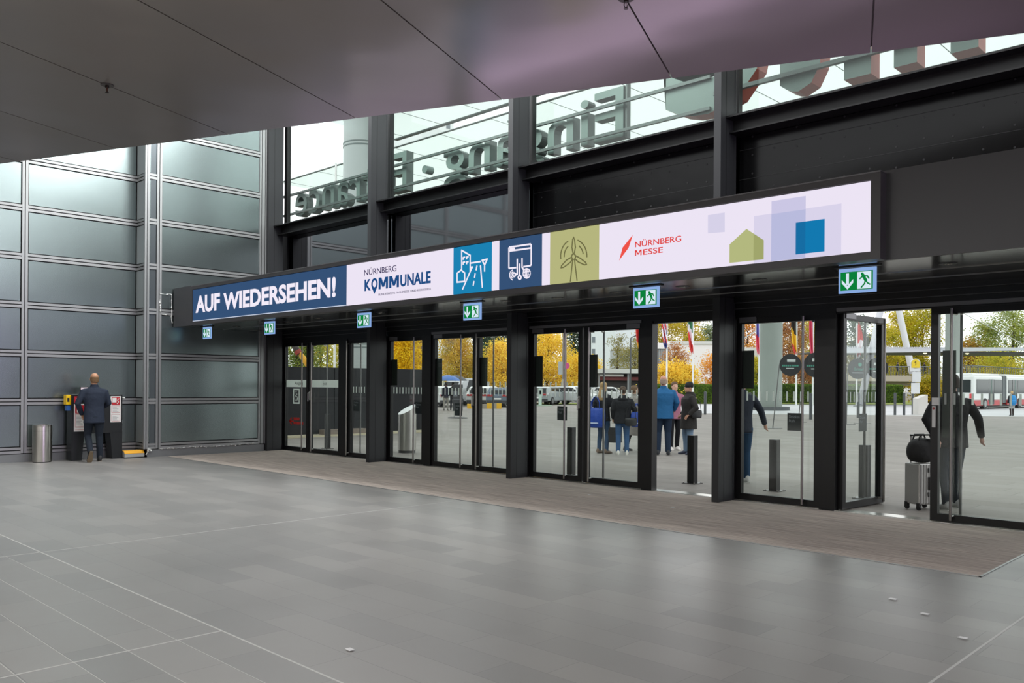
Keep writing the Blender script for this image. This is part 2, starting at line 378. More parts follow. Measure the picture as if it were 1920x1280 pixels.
def SX(x): return py(x, 500, YS).x
def SP(x, y): p = py(x, y, YS); return (p.x, p.z)
X0, X1, Z0, Z1 = -17.56, -3.254, 2.921, 3.594
scr = thing('led_screen', 'long illuminated screen with farewell greeting mounted above the doors', 'screen', (X0, YS, Z0))
FR = mat('screen_frame', '#3c3a3c', .42, .1)
m = MB(); fz0, fz1 = 2.84, 3.672
m.box(X0 - .07, YS - .0, fz0, X1 + .1, YS + .14, Z0 - .008); m.box(X0 - .07, YS, Z1 + .008, X1 + .1, YS + .14, fz1)
m.box(X0 - .07, YS, Z0 - .008, X0 - .008, YS + .14, Z1 + .008); m.box(X1 + .008, YS, Z0 - .008, X1 + .1, YS + .14, Z1 + .008)
m.build('frame', FR, scr)
tr = MB(); tr.box(X0 - .07, YS - .004, fz1 - .006, X1 + .1, YS + .14, fz1 + .006); tr.build('frame_edge', mat('frame_lip', '#6b6a6c', .4, .3), scr)
MB().box(X0 - .008, YS + .03, Z0 - .01, X1 + .008, YS + .06, Z1 + .01).build('back_plate', RUB, scr)
LS = 1.0
W_ = lamp_mat('led_white', '#ece4f4', LS); NAVY = lamp_mat('led_navy', '#355176', LS); CY_ = lamp_mat('led_cyan', '#1c82b3', LS); OLV = lamp_mat('led_olive', '#b5b57e', LS)
LW = lamp_mat('led_letter_white', '#f3ecf9', LS); LN = lamp_mat('led_letter_navy', '#1f4c82', LS); LD = lamp_mat('led_letter_dark', '#332a55', LS); LR = lamp_mat('led_letter_red', '#e0403c', LS)
def seg(name, x0, x1, m, y=.012, z0=Z0, z1=Z1): return MB().box(x0, YS + y, z0, x1, YS + .03, z1).build(name, m, scr)
bx = [X0, SX(649), SX(849), SX(921), SX(935), SX(1015), SX(1030), SX(1122), X1]
names = ['farewell_field', 'fair_title_field', 'city_field', 'white_gap', 'digital_field', 'white_gap', 'wind_field', 'logo_field']
for i, (nm, mm_) in enumerate(zip(names, [NAVY, W_, CY_, W_, NAVY, W_, OLV, W_])): seg(nm, bx[i], bx[i + 1], mm_)
YL = YS + .008
def tline(body, a, b2, zb, zt, m, bold=0.0):
    return fit_text('lettering', body, SX(a), SX(b2), SP(*zb)[1], SP(*zt)[1], YL, m, scr, bold)
tline('AUF', 366.7, 412, (367, 586.9), (371, 554.5), LW, .035)
tline('WIEDERSEHEN!', 418.5, 629, (628, 556.7), (628, 518.1), LW, .035)
tline('NÜRNBERG', 682.2, 742.4, (682.2, 516.6), (742.2, 494), LD, .0)
tline('K', 683, 695, (682.8, 545.6), (806.9, 507.2), LN, .03)
def block_m(a, b2, zb, zt, m, s):
    x0, x1, z0, z1 = SX(a), SX(b2), SP(*zb)[1], SP(*zt)[1]; w = x1 - x0; t = s * w; mid = (x0 + x1) / 2; h = z1 - z0; k = MB()
    k.prism([(x0, YL, z0), (x0 + t, YL, z0), (x0 + t, YL, z1), (x0, YL, z1)], (0, -.002, 0)); k.prism([(x1 - t, YL, z0), (x1, YL, z0), (x1, YL, z1), (x1 - t, YL, z1)], (0, -.002, 0))
    k.prism([(x0 + t * .3, YL - .0005, z1), (x0 + t * 1.35, YL - .0005, z1), (mid + t * .5, YL - .0005, z0 + h * .18), (mid - t * .5, YL - .0005, z0 + h * .18)], (0, -.002, 0))
    k.prism([(x1 - t * .3, YL - .001, z1), (x1 - t * 1.35, YL - .001, z1), (mid - t * .5, YL - .001, z0 + h * .18), (mid + t * .5, YL - .001, z0 + h * .18)], (0, -.002, 0))
    return k.build('lettering', m, scr)
block_m(709.5, 727, (682.8, 545.6), (806.9, 507.2), LN, .22); block_m(729.3, 747.5, (682.8, 545.6), (806.9, 507.2), LN, .22)
tline('UNALE', 750, 807, (682.8, 545.6), (806.9, 507.2), LN, .03)
tline('BUNDESWEITE FACHMESSE UND KONGRESS', 709.4, 807.4, (709.4, 554), (807.4, 539), LD, -.004)
tline('NÜRNBERG', 1189.8, 1276.2, (1189.8, 463.7), (1276.2, 438.5), LR, .008)
block_m(1189.8, 1202, (1189.8, 479.6), (1241.9, 462.3), LR, .17)
tline('ESSE', 1205, 1241.9, (1189.8, 479.6), (1241.9, 462.3), LR, .008)
# pin-shaped O
cx_, cz_ = SP(701.5, 529); rO = (SP(806.9, 507.2)[1] - SP(682.8, 545.6)[1]) / 2; pin = MB(); sx_ = .92
ring = [(math.cos(2 * PI * k / 28), math.sin(2 * PI * k / 28)) for k in range(28)]
cz_ = (SP(806.9, 507.2)[1] + SP(682.8, 545.6)[1]) / 2 + .005
for k in range(28):
    a, b2 = ring[k], ring[(k + 1) % 28]
    pin.prism([(cx_ + a[0] * rO * sx_, YL, cz_ + a[1] * rO), (cx_ + b2[0] * rO * sx_, YL, cz_ + b2[1] * rO), (cx_ + b2[0] * rO * .52, YL, cz_ + b2[1] * rO * .58), (cx_ + a[0] * rO * .52, YL, cz_ + a[1] * rO * .58)], (0, -.002, 0))
pin.prism([(cx_ - rO * .75, YL, cz_ - rO * .62), (cx_ + rO * .75, YL, cz_ - rO * .62), (cx_, YL, cz_ - rO * 1.75)], (0, -.002, 0))
pin.build('map_pin_letter', LN, scr)
# red needle mark
MB().prism([(SP(x, y)[0], YL, SP(x, y)[1]) for x, y in ((1185.6, 440.4), (1178, 464), (1160.2, 487.9), (1167, 463.5))], (0, -.002, 0)).build('needle_mark', lamp_mat('led_needle', '#ee5248', LS), scr)
def PXL(x0, y0, k, L): return [[SP(x0 + a / k, y0 + b2 / k) for a, b2 in l] for l in L]
c2 = lambda L: PXL(640, 420, 5.3333, L)
ic = MB(); w = .022
strokes(ic, c2([[(1200, 455), (1200, 262), (1285, 312), (1285, 460)], [(1155, 580), (1155, 490), (1195, 458), (1230, 488), (1230, 572), (1155, 580)], [(1285, 390), (1385, 375)], [(1285, 432), (1308, 430), (1285, 465)],
  [(1300, 440), (1210, 648)], [(1388, 418), (1406, 628)], [(1352, 420), (1345, 455)], [(1334, 498), (1329, 530)], [(1322, 575), (1316, 610)], [(1404, 362), (1455, 350), (1430, 408), (1404, 362)], [(1429, 405), (1429, 468)],
  [(1215, 352), (1215, 335), (1230, 331)], [(1250, 345), (1250, 330), (1264, 326)], [(1215, 400), (1215, 383), (1230, 379)], [(1250, 395), (1250, 380), (1264, 376)]]), w, YL)
ic.build('city_icon', LW, scr)
ic = MB()
circ = lambda cx, cy, rx, ry, a0=0, a1=360, n=20: [(cx + rx * math.cos(math.radians(a0 + (a1 - a0) * k / n)), cy + ry * math.sin(math.radians(a0 + (a1 - a0) * k / n))) for k in range(n + 1)]
strokes(ic, c2([[(1740, 435), (1675, 442), (1672, 432), (1672, 240), (1680, 230), (1885, 200), (1895, 208), (1895, 405), (1885, 415), (1822, 425)], [(1672, 270), (1895, 238)], [(1756, 352), (1756, 500), (1738, 502)], circ(1724, 505, 14, 17), [(1780, 400), (1780, 515)], circ(1780, 532, 14, 17),
  [(1804, 345), (1804, 430), (1822, 462)], ]), w, YL)
strokes(ic, c2([circ(1850, 492, 36, 48), circ(1850, 492, 15, 48), [(1815, 480), (1886, 470)], [(1815, 512), (1886, 504)], [(1850, 445), (1850, 540)], circ(1722, 508, 28, 34, 110, 250, 8), circ(1722, 508, 42, 52, 110, 250, 8)]), .013, YL)
for q in ((1690, 250), (1706, 248), (1722, 245)): strokes(ic, c2([[(q[0] - 3, q[1]), (q[0] + 3, q[1])]]), .03, YL)
ic.build('digital_icon', LW, scr)
c3 = lambda L: PXL(920, 380, 4.8, L)
ic = MB()
strokes(ic, c3([circ(743, 485, 18, 24), [(740, 462), (728, 400), (735, 330), (743, 310), (751, 330), (760, 400), (747, 462)], [(727, 488), (680, 515), (635, 565), (630, 585), (655, 580), (715, 535), (732, 505)], [(760, 475), (805, 500), (850, 535), (860, 555), (840, 558), (785, 532), (757, 505)],
  [(735, 515), (714, 705)], [(752, 515), (774, 698)], circ(745, 480, 118, 150, 172, 243, 10), circ(745, 480, 86, 110, 178, 232, 8), circ(745, 480, 118, 150, -72, 2, 10), circ(745, 480, 86, 110, -55, -12, 8)]), .016, YL)
ic.build('wind_turbine_icon', lamp_mat('led_icon_olive', '#6e6c46', LS), scr)
def shape(name, pts, col, y): return MB().prism([(SP(a, b2)[0], YS + y, SP(a, b2)[1]) for a, b2 in pts], (0, -.001, 0)).build(name, lamp_mat('led_' + col[1:], col, LS), scr)
shape('pale_square', [(1326.5, 403), (1358, 398), (1358, 434.5), (1326.5, 437)], '#d6d1e8', .0105)
zt_, zb_ = SP(1576, 381)[1], Z0
def rect(name, a, b2, z0, z1, col, y): return MB().box(SX(a), YS + y - .001, z0, SX(b2), YS + y, z1).build(name, lamp_mat('led_' + col[1:], col, LS), scr)
rect('pale_block', 1412, 1576, Z0, SP(1576, 381)[1], '#d9d3ea', .0112)
rect('violet_block', 1445, 1509, Z0, SP(1509, 367)[1], '#cbc7e4', .0102)
rect('violet_overlap', 1445, 1509, Z0, SP(1509, 392)[1], '#b9bbdd', .0092)
rect('blue_block', 1491, 1545, Z0 + .045, SP(1545, 410)[1], '#1379b0', .0082)
rect('blue_overlap', 1491, 1509, Z0 + .045, SP(1545, 410)[1], '#176da3', .0072)
hz0 = Z0 + .03; hp = SP(1398, 429)[1]; hs = SP(1431, 450)[1]
MB().prism([(SX(1367), YS + .0082, hz0), (SX(1431), YS + .0082, hz0), (SX(1431), YS + .0082, hs), (SX(1398.5), YS + .0082, hp), (SX(1367), YS + .0082, hs)], (0, -.001, 0)).build('house_shape', lamp_mat('led_house', '#b3b87f', LS), scr)
MB().prism([(SX(1412), YS + .0072, hz0), (SX(1431), YS + .0072, hz0), (SX(1431), YS + .0072, hs), (SX(1412), YS + .0072, hs + (hp - hs) * .58)], (0, -.001, 0)).build('house_overlap', lamp_mat('led_house_dark', '#a0a56c', LS), scr)
MB().box(X0, YL, Z0, bx[1], YL + .003, Z0 + .014).build('pale_line', lamp_mat('led_line', '#cfd6e6', LS), scr)

# ------------------------------------------------------------------ exit signs under the canopy
GREEN = lamp_mat('sign_green', '#0a7f3a', 1); SGW = lamp_mat('sign_white', '#d7e8f4', 1); SGB = lamp_mat('sign_edge', '#8fb2e8', .9)
def exit_sign(x, y, label):
    YE = 8.62; p = py(x, y, YE); t = thing('exit_sign', label, 'exit sign', (p.x, YE, 2.85), 0, 'emergency exit signs under the canopy')
    MB().box(-.23, -.04, -.012, .23, .05, 0).build('mounting_plate', BLACKM, t, world=False)
    W, Ht, zt = .19, .25, -.02
    MB().box(-W, 0, zt - Ht, W, .02, zt).build('acrylic_panel', SGB, t, world=False)
    MB().box(-W + .022, -.004, zt - Ht + .028, W - .03, 0, zt - .035).build('green_field', GREEN, t, world=False)
    MB().box(-.055 + .06, -.008, zt - Ht + .036, W - .045, -.004, zt - .043).build('white_field', SGW, t, world=False)
    a = MB(); ax_ = -.095; c = zt - Ht / 2
    a.box(ax_ - .014, -.009, c - .04, ax_ + .014, -.005, c + .075)
    a.prism([(ax_, -.009, c - .088), (ax_ + .058, -.009, c - .022), (ax_ + .058, -.009, c + .012), (ax_, -.009, c - .05), (ax_ - .058, -.009, c + .012), (ax_ - .058, -.009, c - .022)], (0, .004, 0))
    a.build('down_arrow', SGW, t, world=False)
    r = MB(); ox = .078
    r.disc((ox - .022, -.009, c + .06), .014, (0, -1, 0), 12, .002)
    strokes(r, [[(ox - .012, c + .042), (ox + .012, c - .005)]], .03, -.009, .002)
    strokes(r, [[(ox - .02, c + .035), (ox - .045, c + .012)], [(ox - .006, c + .038), (ox + .03, c + .034), (ox + .045, c + .01)], [(ox + .01, c - .005), (ox + .002, c - .04), (ox - .03, c - .075)], [(ox + .012, c - .002), (ox + .03, c - .035), (ox + .055, c - .05)]], .014, -.009, .002)
    r.build('running_figure', GREEN, t, world=False); return t
for x, y, l in ((388, 617, 'green exit sign hanging near the clad wall, the smallest and farthest one'), (505, 606, 'green exit sign hanging below the middle of the farewell greeting'), (682, 592, 'green exit sign hanging where navy and white screen fields meet'),
                (885, 575, 'green exit sign hanging below the light blue city icon'), (1211, 548, 'green exit sign hanging below the red trade fair logo'), (1607, 514, 'green exit sign hanging below the near end of the screen')):
    exit_sign(x, y, l)
LENS = mat('lamp_lens', '#b8b4aa', .2, .8)
for i, (x, y) in enumerate(((443, 612), (540, 603), (597, 596), (713, 586), (778, 580), (948, 564), (1045, 558), (1155, 548), (1280, 537), (1424, 524), (1778, 494))):
    p = fl(x, y, 2.849); t = thing('downlight', 'recessed round downlight in the canopy soffit, number %d from the clad wall' % (i + 1), 'downlight', p, 0, 'downlights in the canopy soffit')
    MB().disc((0, 0, 0), .085, (0, 0, -1), 24, .004).build('trim_ring', BLACKM, t, world=False)
    m = MB()
    for s in (-1, 0, 1): m.ball((s * .03, 0, -.006), .013, 8, 5, (1, 1, .5))
    m.build('lens', LENS, t, world=False)
# ------------------------------------------------------------------ glass doors
def frost(name):
    m = bpy.data.materials.new(name); m.use_nodes = True; nt = m.node_tree; nt.nodes.remove(nt.nodes['Principled BSDF'])
    d = nt.nodes.new('ShaderNodeBsdfDiffuse'); t = nt.nodes.new('ShaderNodeBsdfTranslucent'); mx = nt.nodes.new('ShaderNodeMixShader'); mx.inputs[0].default_value = .6
    d.inputs[0].default_value = (.8, .82, .8, 1); t.inputs[0].default_value = (.82, .87, .84, 1)
    nt.links.new(d.outputs[0], mx.inputs[1]); nt.links.new(t.outputs[0], mx.inputs[2]); nt.links.new(mx.outputs[0], nt.nodes['Material Output'].inputs['Surface']); return m
YD = 11.0
STRIPE = frost('frosted_stripe'); SIGNB = mat('push_sign_black', '#1c2127', .4); SIGNT = mat('push_sign_text', '#8d9498', .5); PLATE = mat('dark_green_plate', '#1c231f', .35)
BARM = mat('pull_bar_steel', '#94918d', .32, 1)
CLOS = mat('closer_grey', '#77777a', .4, .5)
FRM = mat('door_frame', '#0e0e0f', .4, 0, .4)
dn = [0]
def door(x0, x1, bar, obar, label, hinge='L', push=None, plate=True, stripes=True, closer=None, lever=False, rot=0.0, pivot=None, extra=None):
    dn[0] += 1; t = thing('door_%d' % dn[0], label, 'door', (x0, YD, 0)); t['kind'] = 'structure'
    W = x1 - x0; f = MB(); st = .085; zt = 2.585; zb = .012
    f.box(0, -.04, zb, st, .04, zt); f.box(W - st, -.04, zb, W, .04, zt); f.box(st, -.04, zb, W - st, .04, zb + .09); f.box(st, -.04, zt - .075, W - st, .04, zt)
    f.build('frame', FRM, t, world=False)
    MB().box(st, -.004, zb + .09, W - st, .004, zt - .075).build('glass_pane', GLASS, t, world=False)
    def barr(x, y, nm):
        m = MB(); m.tube([(x, y, .04), (x, y, 2.57)], .0165, 12); 
        m.build(nm, BARM if y < 0 else DSTEEL, t, world=False, smooth=True)
        k = MB()
        for z in (.09, 2.5): k.tube([(x, y, z), (x + (.03 if x < W / 2 else -.03), 0, z)], .011, 8)
        k.build('bar_bracket', STEEL, t, world=False)
    if bar is not None: barr(bar - x0, -.1, 'pull_bar')
    if obar is not None: barr(obar - x0, .1, 'outer_pull_bar')
    if stripes:
        s = MB(); n = int((W - 2 * st) / .1)
        for k in range(n): s.box(st + .06 + k * .1, -.0055, 1.42, st + .085 + k * .1, -.0042, 1.555)
        s.build('safety_stripe', STRIPE, t, world=False)
    if push is not None:
        s = MB(); a = push - x0; s.box(a - .11, .0045, 1.02, a + .11, .006, 1.26); sg = s.build('push_sign', SIGNB, t, world=False)
        for body, zz, ww in (('Drücken', 1.19, .15), ('Push', 1.135, .08)):
            o = fit_text('sign_lettering', body, a - .085, a - .085 + ww, zz, zz + .04, .0035, SIGNT, t, 0, .001); o.matrix_parent_inverse = Matrix()
    if plate:
        a = st if hinge == 'L' else W - st - .17
        MB().box(a, .0045, 1.59, a + .17, .007, 2.13).build('dark_plate', PLATE, t, world=False)
    if closer is not None:
        c = MB(); a = st * .6 if closer == 'L' else W - st * .6 - .26
        c.box(a, -.052, 2.525, a + .26, -.04, 2.6); c.build('closer_cover', CLOS, t, world=False)
    if lever:
        l = MB(); lx = W - .05 if lever == 'R' else .05
        l.box(lx - .02, -.055, .98 + .25, lx + .02, -.04, 1.44); l.tube([(lx, -.05, 1.4), (lx, -.09, 1.4), (lx, -.09, 1.2)], .011, 8)
        l.build('lever_handle', STEEL, t, world=False)
    if extra: extra(t, W)
    if rot:
        t.location = Vector(pivot); t.rotation_euler = (0, 0, rot)
    return t
def exit_band(word):
    def fn(t, W):
        MB().box(.085, -.0058, 1.53, W - .085, -.0042, 1.70).build('frosted_band', STRIPE, t, world=False)
        fit = fit_text('band_lettering', word, W * .42 if word == 'Ausgang' else W * .42, W * .42 + (.36 if word == 'Ausgang' else .17), 1.57 if word == 'Ausgang' else 1.585, 1.66, -.0068, SIGNB, t, 0, .0012); fit.matrix_parent_inverse = Matrix()
        if word == 'Ausgang':
            s = MB(); x0, x1, z0, z1 = .40, .68, 1.13, 1.49
            for b2 in ((x0, z0, x1, z0 + .035), (x0, z1 - .035, x1, z1), (x0, z0 + .035, x0 + .035, z1 - .035), (x1 - .035, z0 + .035, x1, z1 - .035)): s.box(b2[0], -.006, b2[1], b2[2], -.0042, b2[3])
            cx = (x0 + x1) / 2 - .01
            s.disc((cx, -.006, 1.42), .018, (0, -1, 0), 12, .001)
            strokes(s, [[(cx, 1.40), (cx, 1.30), (cx + .05, 1.30), (cx + .075, 1.22)], [(cx, 1.36), (cx + .045, 1.36)], [(cx + .055 * math.cos(math.radians(a)) - .005, 1.265 + .06 * math.sin(math.radians(a))) for a in range(110, 361, 25)]], .018, -.005, .001)
            s.build('wheelchair_pictogram', STRIPE, t, world=False)
            r = MB(); strokes(r, [[(.33, .78), (.24, .705), (.33, .63)], [(.25, .705), (.40, .705)]], .035, -.005, .001)
            for i in range(5): r.box(.42 + i * .055, -.006, .735, .46 + i * .055, -.0045, .80)
            for i in range(8): r.box(.42 + i * .055, -.006, .635, .46 + i * .055, -.0045, .70)
            r.build('red_arrow_note', mat('red_sticker', '#c8271f', .5), t, world=False)
    return fn
door(-18.53, -17.42, -17.60, None, 'first glass door beside the clad wall, with Ausgang band and wheelchair sign', 'L', None, False, False, extra=exit_band('Ausgang'))
door(-17.40, -16.1, -17.20, -16.85, 'second glass door from the clad wall, with Exit band', 'R', None, False, False, None, 'L', extra=exit_band('Exit'))
door(-15.80, -14.5, -15.78, -15.53, 'third glass door from the clad wall, partly behind a column', 'R', -15.55, False, True)
door(-14.36, -13.17, -13.44, None, 'glass door in front of the slanted steel ashtray', 'L', -13.40, True, True, 'L')
door(-12.94, -11.68, -12.03, -11.82, 'glass door showing the yellow tree and dark easel sign', 'L', -12.2, True, True, 'L', 'R')
door(-11.66, -10.45, -11.6, -11.34, 'glass door behind which white parked cars and yellow barrier stand', 'L', None, True, True)
door(-10.27, -9.09, -9.42, -9.25, 'glass door showing the grey lamp mast and silver cars', 'L', -9.56, True, True, 'L', 'R')
door(-9.05, -7.86, -8.90, -8.74, 'glass door showing two women with blue bags outside', 'L', None, True, True, 'R')
door(-6.23, -4.985, -5.205, -5.09, 'glass door showing the big concrete column outside', 'L', -5.36, True, True, 'L')
p1 = fl(1660, 941); piv = Vector((-4.74, YD + .02, 0)); ang = math.atan2(p1.y - piv.y, p1.x - piv.x); wid = 1.14
door(0, wid, 1.02, .86, 'open glass door leaf swung outwards beside the doorway', 'L', .62, False, True, 'L', rot=ang, pivot=piv)
door(-3.6, -2.25, -3.35, -3.30, 'glass door with silver lock case, man and suitcase behind it', 'L', None, False, True, None, False)
MB().box(-3.48, YD + .005, 1.02, -3.33, YD + .008, 2.07).build('dark_plate', PLATE, bpy.data.objects['door_11'])
lk = MB(); lk.box(-3.58, YD - .06, 1.41, -3.50, YD - .04, 1.50); lk.box(-3.575, YD - .065, 1.14, -3.535, YD - .04, 1.40); lk.build('lock_case', mat('lock_grey', '#b5b5b5', .35, .5), bpy.data.objects['door_11'])
lk = MB(); lk.disc((-3.555, YD - .066, 1.37), .014, (0, -1, 0), 12, .004); lk.build('red_indicator', mat('indicator_red', '#8c1d1d', .4), bpy.data.objects['door_11'])
for i, (a, b2) in enumerate(((-16.08, -15.82), (-13.16, -12.95), (-7.86, -7.66), (-4.985, -4.77))):
    struct(MB().box(a, 10.93, 0, b2, 11.07, 2.62).build('trim_%d' % (i + 3), FRM))
for i, (a, b2) in enumerate(((-18.62, -18.54), (-14.5, -14.37), (-10.45, -10.28), (-6.4, -6.24), (-2.25, -2.05))):
    struct(MB().box(a, 10.9, 0, b2, 11.07, 2.62).build('trim_%d' % (i + 7), FRM))
# facade goes on beyond the last door
for x in (-2.03, -.85): door(x, x + 1.16, x + 1.0, None, 'glass door beyond the last steel column, ' + ('the nearer one' if x < -1 else 'the farther one'), 'L', None, False, True)
struct(MB().box(.35, 10.96, 0, 8, 11.04, 2.62).build('wall_front_glazing', mat('front_board', '#1a1a1b', .5)))

# ------------------------------------------------------------------ things standing in the hall
def litter_bin():
    p = px(77, 862.5, -18.84); t = thing('waste_bin', 'brushed stainless steel cylinder bin by the clad wall', 'bin', (p.x + .06, p.y, 0)); t.scale = (.89, .89, .95)
    st = mat('bin_steel', '#b5b2ac', .28, 1)
    MB().stack([(.012, .2, .2), (.755, .2, .2), (.77, .198, .198)], 40).build('body', st, t, world=False, smooth=True)
    m = MB()
    for k in range(40):
        a, b2 = 2 * PI * k / 40, 2 * PI * (k + 1) / 40
        m.prism([(.2 * math.cos(a), .2 * math.sin(a), .785), (.2 * math.cos(b2), .2 * math.sin(b2), .785), (.13 * math.cos(b2), .13 * math.sin(b2), .79), (.13 * math.cos(a), .13 * math.sin(a), .79)], (0, 0, -.03))
    m.build('lid_ring', st, t, world=False); MB().stack([(0, .185, .185), (.02, .185, .185)], 32).build('base_ring', RUB, t, world=False)
    MB().stack([(.66, .2008, .2008), (.664, .2008, .2008)], 40).build('seam', DSTEEL, t, world=False)
litter_bin()
def cabinet():
    X = -18.92; ya, yb = 6.28, 7.42
    pa, pb = px(134, 850, X + .3), px(229, 850, X + .3); ya, yb = pa.y, pb.y; W = yb - ya
    t = thing('fire_point', 'black fire point stand with extinguisher and hose signs behind the man', 'fire point', (X, ya, 0))
    K = mat('stand_black', '#15181a', .4)
    MB().box(0, 0, .55, .3, W, 1.36).build('body', K, t, world=False, bevel=.006)
    for a in (.0, W - .2):
        l = MB(); l.prism([(.0, a, 0), (.0, a + .2, 0), (.0, a + (.2 if a == 0 else .2), .56), (.0, a - (0 if a == 0 else .05), .56)] if a else [(.0, 0, 0), (.0, .2, 0), (.0, .25, .56), (.0, 0, .56)], (.3, 0, 0)); l.build('leg', K, t, world=False)
    RED = mat('fire_red', '#b0202a', .45); PW = mat('sign_paper', '#d5d3d0', .5); GR = mat('print_grey', '#8d8c8d', .6)
    xf = .302
    def P(nm, a, b2, z0, z1, m, d=.0): return MB().box(xf + d, a, z0, xf + d + .003, b2, z1).build(nm, m, t, world=False)
    k = W / 95.0                                       # metres per pixel on the front
    P('alarm_sign', 4 * k, 17 * k, 1.18, 1.32, RED); P('alarm_pictogram', 7 * k, 14 * k, 1.21, 1.28, PW, .003)
    P('extinguisher_board', 4 * k, 25 * k, .60, 1.165, PW)
    P('extinguisher_field', 6 * k, 23 * k, .97, 1.14, RED, .003); 
    e = MB(); e.box(xf + .006, 9 * k, .985, xf + .009, 13 * k, 1.09); e.box(xf + .006, 10 * k, 1.09, xf + .009, 12 * k, 1.12); e.box(xf + .006, 8 * k, 1.105, xf + .009, 12 * k, 1.118); e.build('extinguisher_pictogram', PW, t, world=False)
    n = MB(); n.box(xf + .003, 6 * k, .70, xf + .006, 23 * k, .703); n.box(xf + .003, 6 * k, .95, xf + .006, 23 * k, .955); n.box(xf + .003, 6 * k, .70, xf + .006, 6.4 * k, .955)
    n.box(xf + .003, 6 * k, .63, xf + .006, 23 * k, .634); n.box(xf + .003, 6 * k, .68, xf + .006, 23 * k, .684); n.build('red_border', RED, t, world=False)
    g = MB()
    for q in range(8): g.box(xf + .003, 8 * k, .73 + q * .026, xf + .005, (20 - (q * 7) % 5) * k, .738 + q * .026)
    g.build('small_print', GR, t, world=False)
    P('hose_board', 72 * k, 92 * k, .77, 1.32, PW); P('hose_field', 74 * k, 90 * k, 1.14, 1.30, RED, .003); P('hose_pictogram', 75 * k, 83 * k, 1.19, 1.285, PW, .006)
    fl_m = MB(); strokes_pts = [(84, 1.16), (87, 1.2), (84.5, 1.23), (88, 1.27)]
    for q in range(3): fl_m.tube([(xf + .008, strokes_pts[q][0] * k, strokes_pts[q][1]), (xf + .008, strokes_pts[q + 1][0] * k, strokes_pts[q + 1][1])], .008, 5)
    fl_m.build('flame_pictogram', PW, t, world=False)
    g = MB()
    for (z0, z1) in ((.97, 1.12), (.79, .94)):
        for q in ((74, z0, 90, z0 + .004), (74, z1 - .004, 90, z1), (74, z0, 74.5, z1), (89.5, z0, 90, z1)): g.box(xf + .003, q[0] * k, q[1], xf + .006, q[2] * k, q[3])
    g.build('red_border', RED, t, world=False); g = MB()
    for z0 in (.99, .81):
        for q in range(4): g.box(xf + .003, 76 * k, z0 + q * .028, xf + .005, (87 - q % 2 * 3) * k, z0 + .008 + q * .028)
    g.build('small_print', GR, t, world=False)
    MB().tube([(.15, W, 1.28), (.15, W + .07, 1.28)], [.02, .02], 10).build('valve', STEEL, t, world=False)
    MB().ball((.15, W + .085, 1.28), .035, 10, 6, (1, .8, .6)).build('valve_cap', mat('valve_white', '#c9cbc9', .4), t, world=False)
    for z in (.75, 1.2): MB().box(.3, W - .012, z, .315, W - .004, z + .065).build('hinge', DSTEEL, t, world=False)
    # yellow first-aid case with a blue sign below, on the stand's side
    q = thing('alarm_call_box', 'small yellow call box on the side of the black fire point', 'call box', (X + .15, ya - .001, 1.15))
    MB().box(-.06, -.09, 0, .1, 0, .2).build('case', mat('box_yellow', '#e3b80f', .4), q, world=False, bevel=.008)
    MB().box(.1, -.07, .06, .104, -.03, .14).build('front_plate', RUB, q, world=False)
    MB().box(-.02, -.075, -.12, .1, -.005, -.02).build('blue_sign', mat('sign_blue', '#2a5a9c', .4), q, world=False)
    d = thing('tablet_screen', 'small device with lit white screen on top of the black fire point', 'screen', (X + .15, ya + 27 * k, 1.36))
    MB().box(-.02, -.02, 0, .02, .02, .05).build('stand', RUB, d, world=False)
    MB().box(-.015, -.085, .05, .015, .085, .16).build('housing', RUB, d, world=False, bevel=.008)
    MB().box(.0152, -.068, .066, .0165, .068, .145).build('display', lamp_mat('tablet_white', '#d8cbd2', 1), d, world=False)
    return X, ya, W
CABX, CABY, CABW = cabinet()
def wedge():
    a, b2 = px(236, 856, -18.45), px(277, 854, -18.45)
    t = thing('kerb_block', 'low grey block with bright yellow top at the wall corner', 'block', (-18.72, a.y, 0))
    L = b2.y - a.y
    m = MB(); m.prism([(-.06, 0, .02), (.2, 0, .02), (.2, 0, .10), (.14, 0, .15), (.0, 0, .15), (-.06, 0, .10)], (0, L, 0)); m.build('body', mat('block_grey', '#9a9b98', .5), t, world=False)
    m = MB(); m.prism([(.202, 0, .105), (.142, 0, .158), (-.002, 0, .158), (-.062, 0, .105), (-.062, 0, .095), (.0, 0, .148), (.14, 0, .148), (.202, 0, .095)], (0, L, 0)); m.build('top', mat('block_yellow', '#e0a11c', .5), t, world=False)
    for y in (.04, L - .04): MB().box(-.03, y - .03, 0, .17, y + .03, .03).build('foot', RUB, t, world=False)
wedge()
LIT = mat('paper_scrap', '#cfcfcf', .6)
for i, (x, y, l) in enumerate(((1105, 928, 'white paper scrap on the mat before the doorway with the women'), (1261, 952, 'tiny white scrap on the mat before the open doorway'), (656, 1219, 'small pinkish paper scrap on the foreground tiles'), (1674, 1124, 'white speck of litter on tiles near the mat'), (1734, 1152, 'white speck of litter farther along the tiles'), (1805, 1197, 'white speck of litter beside the pale floor joint'))):
    p = fl(x, y); tag(MB().prism([(p.x - .03, p.y - .015, .006), (p.x + .025, p.y - .02, .006), (p.x + .03, p.y + .012, .008), (p.x - .02, p.y + .016, .007)], (0, 0, .003)).build('paper_scrap', LIT), l, 'litter')
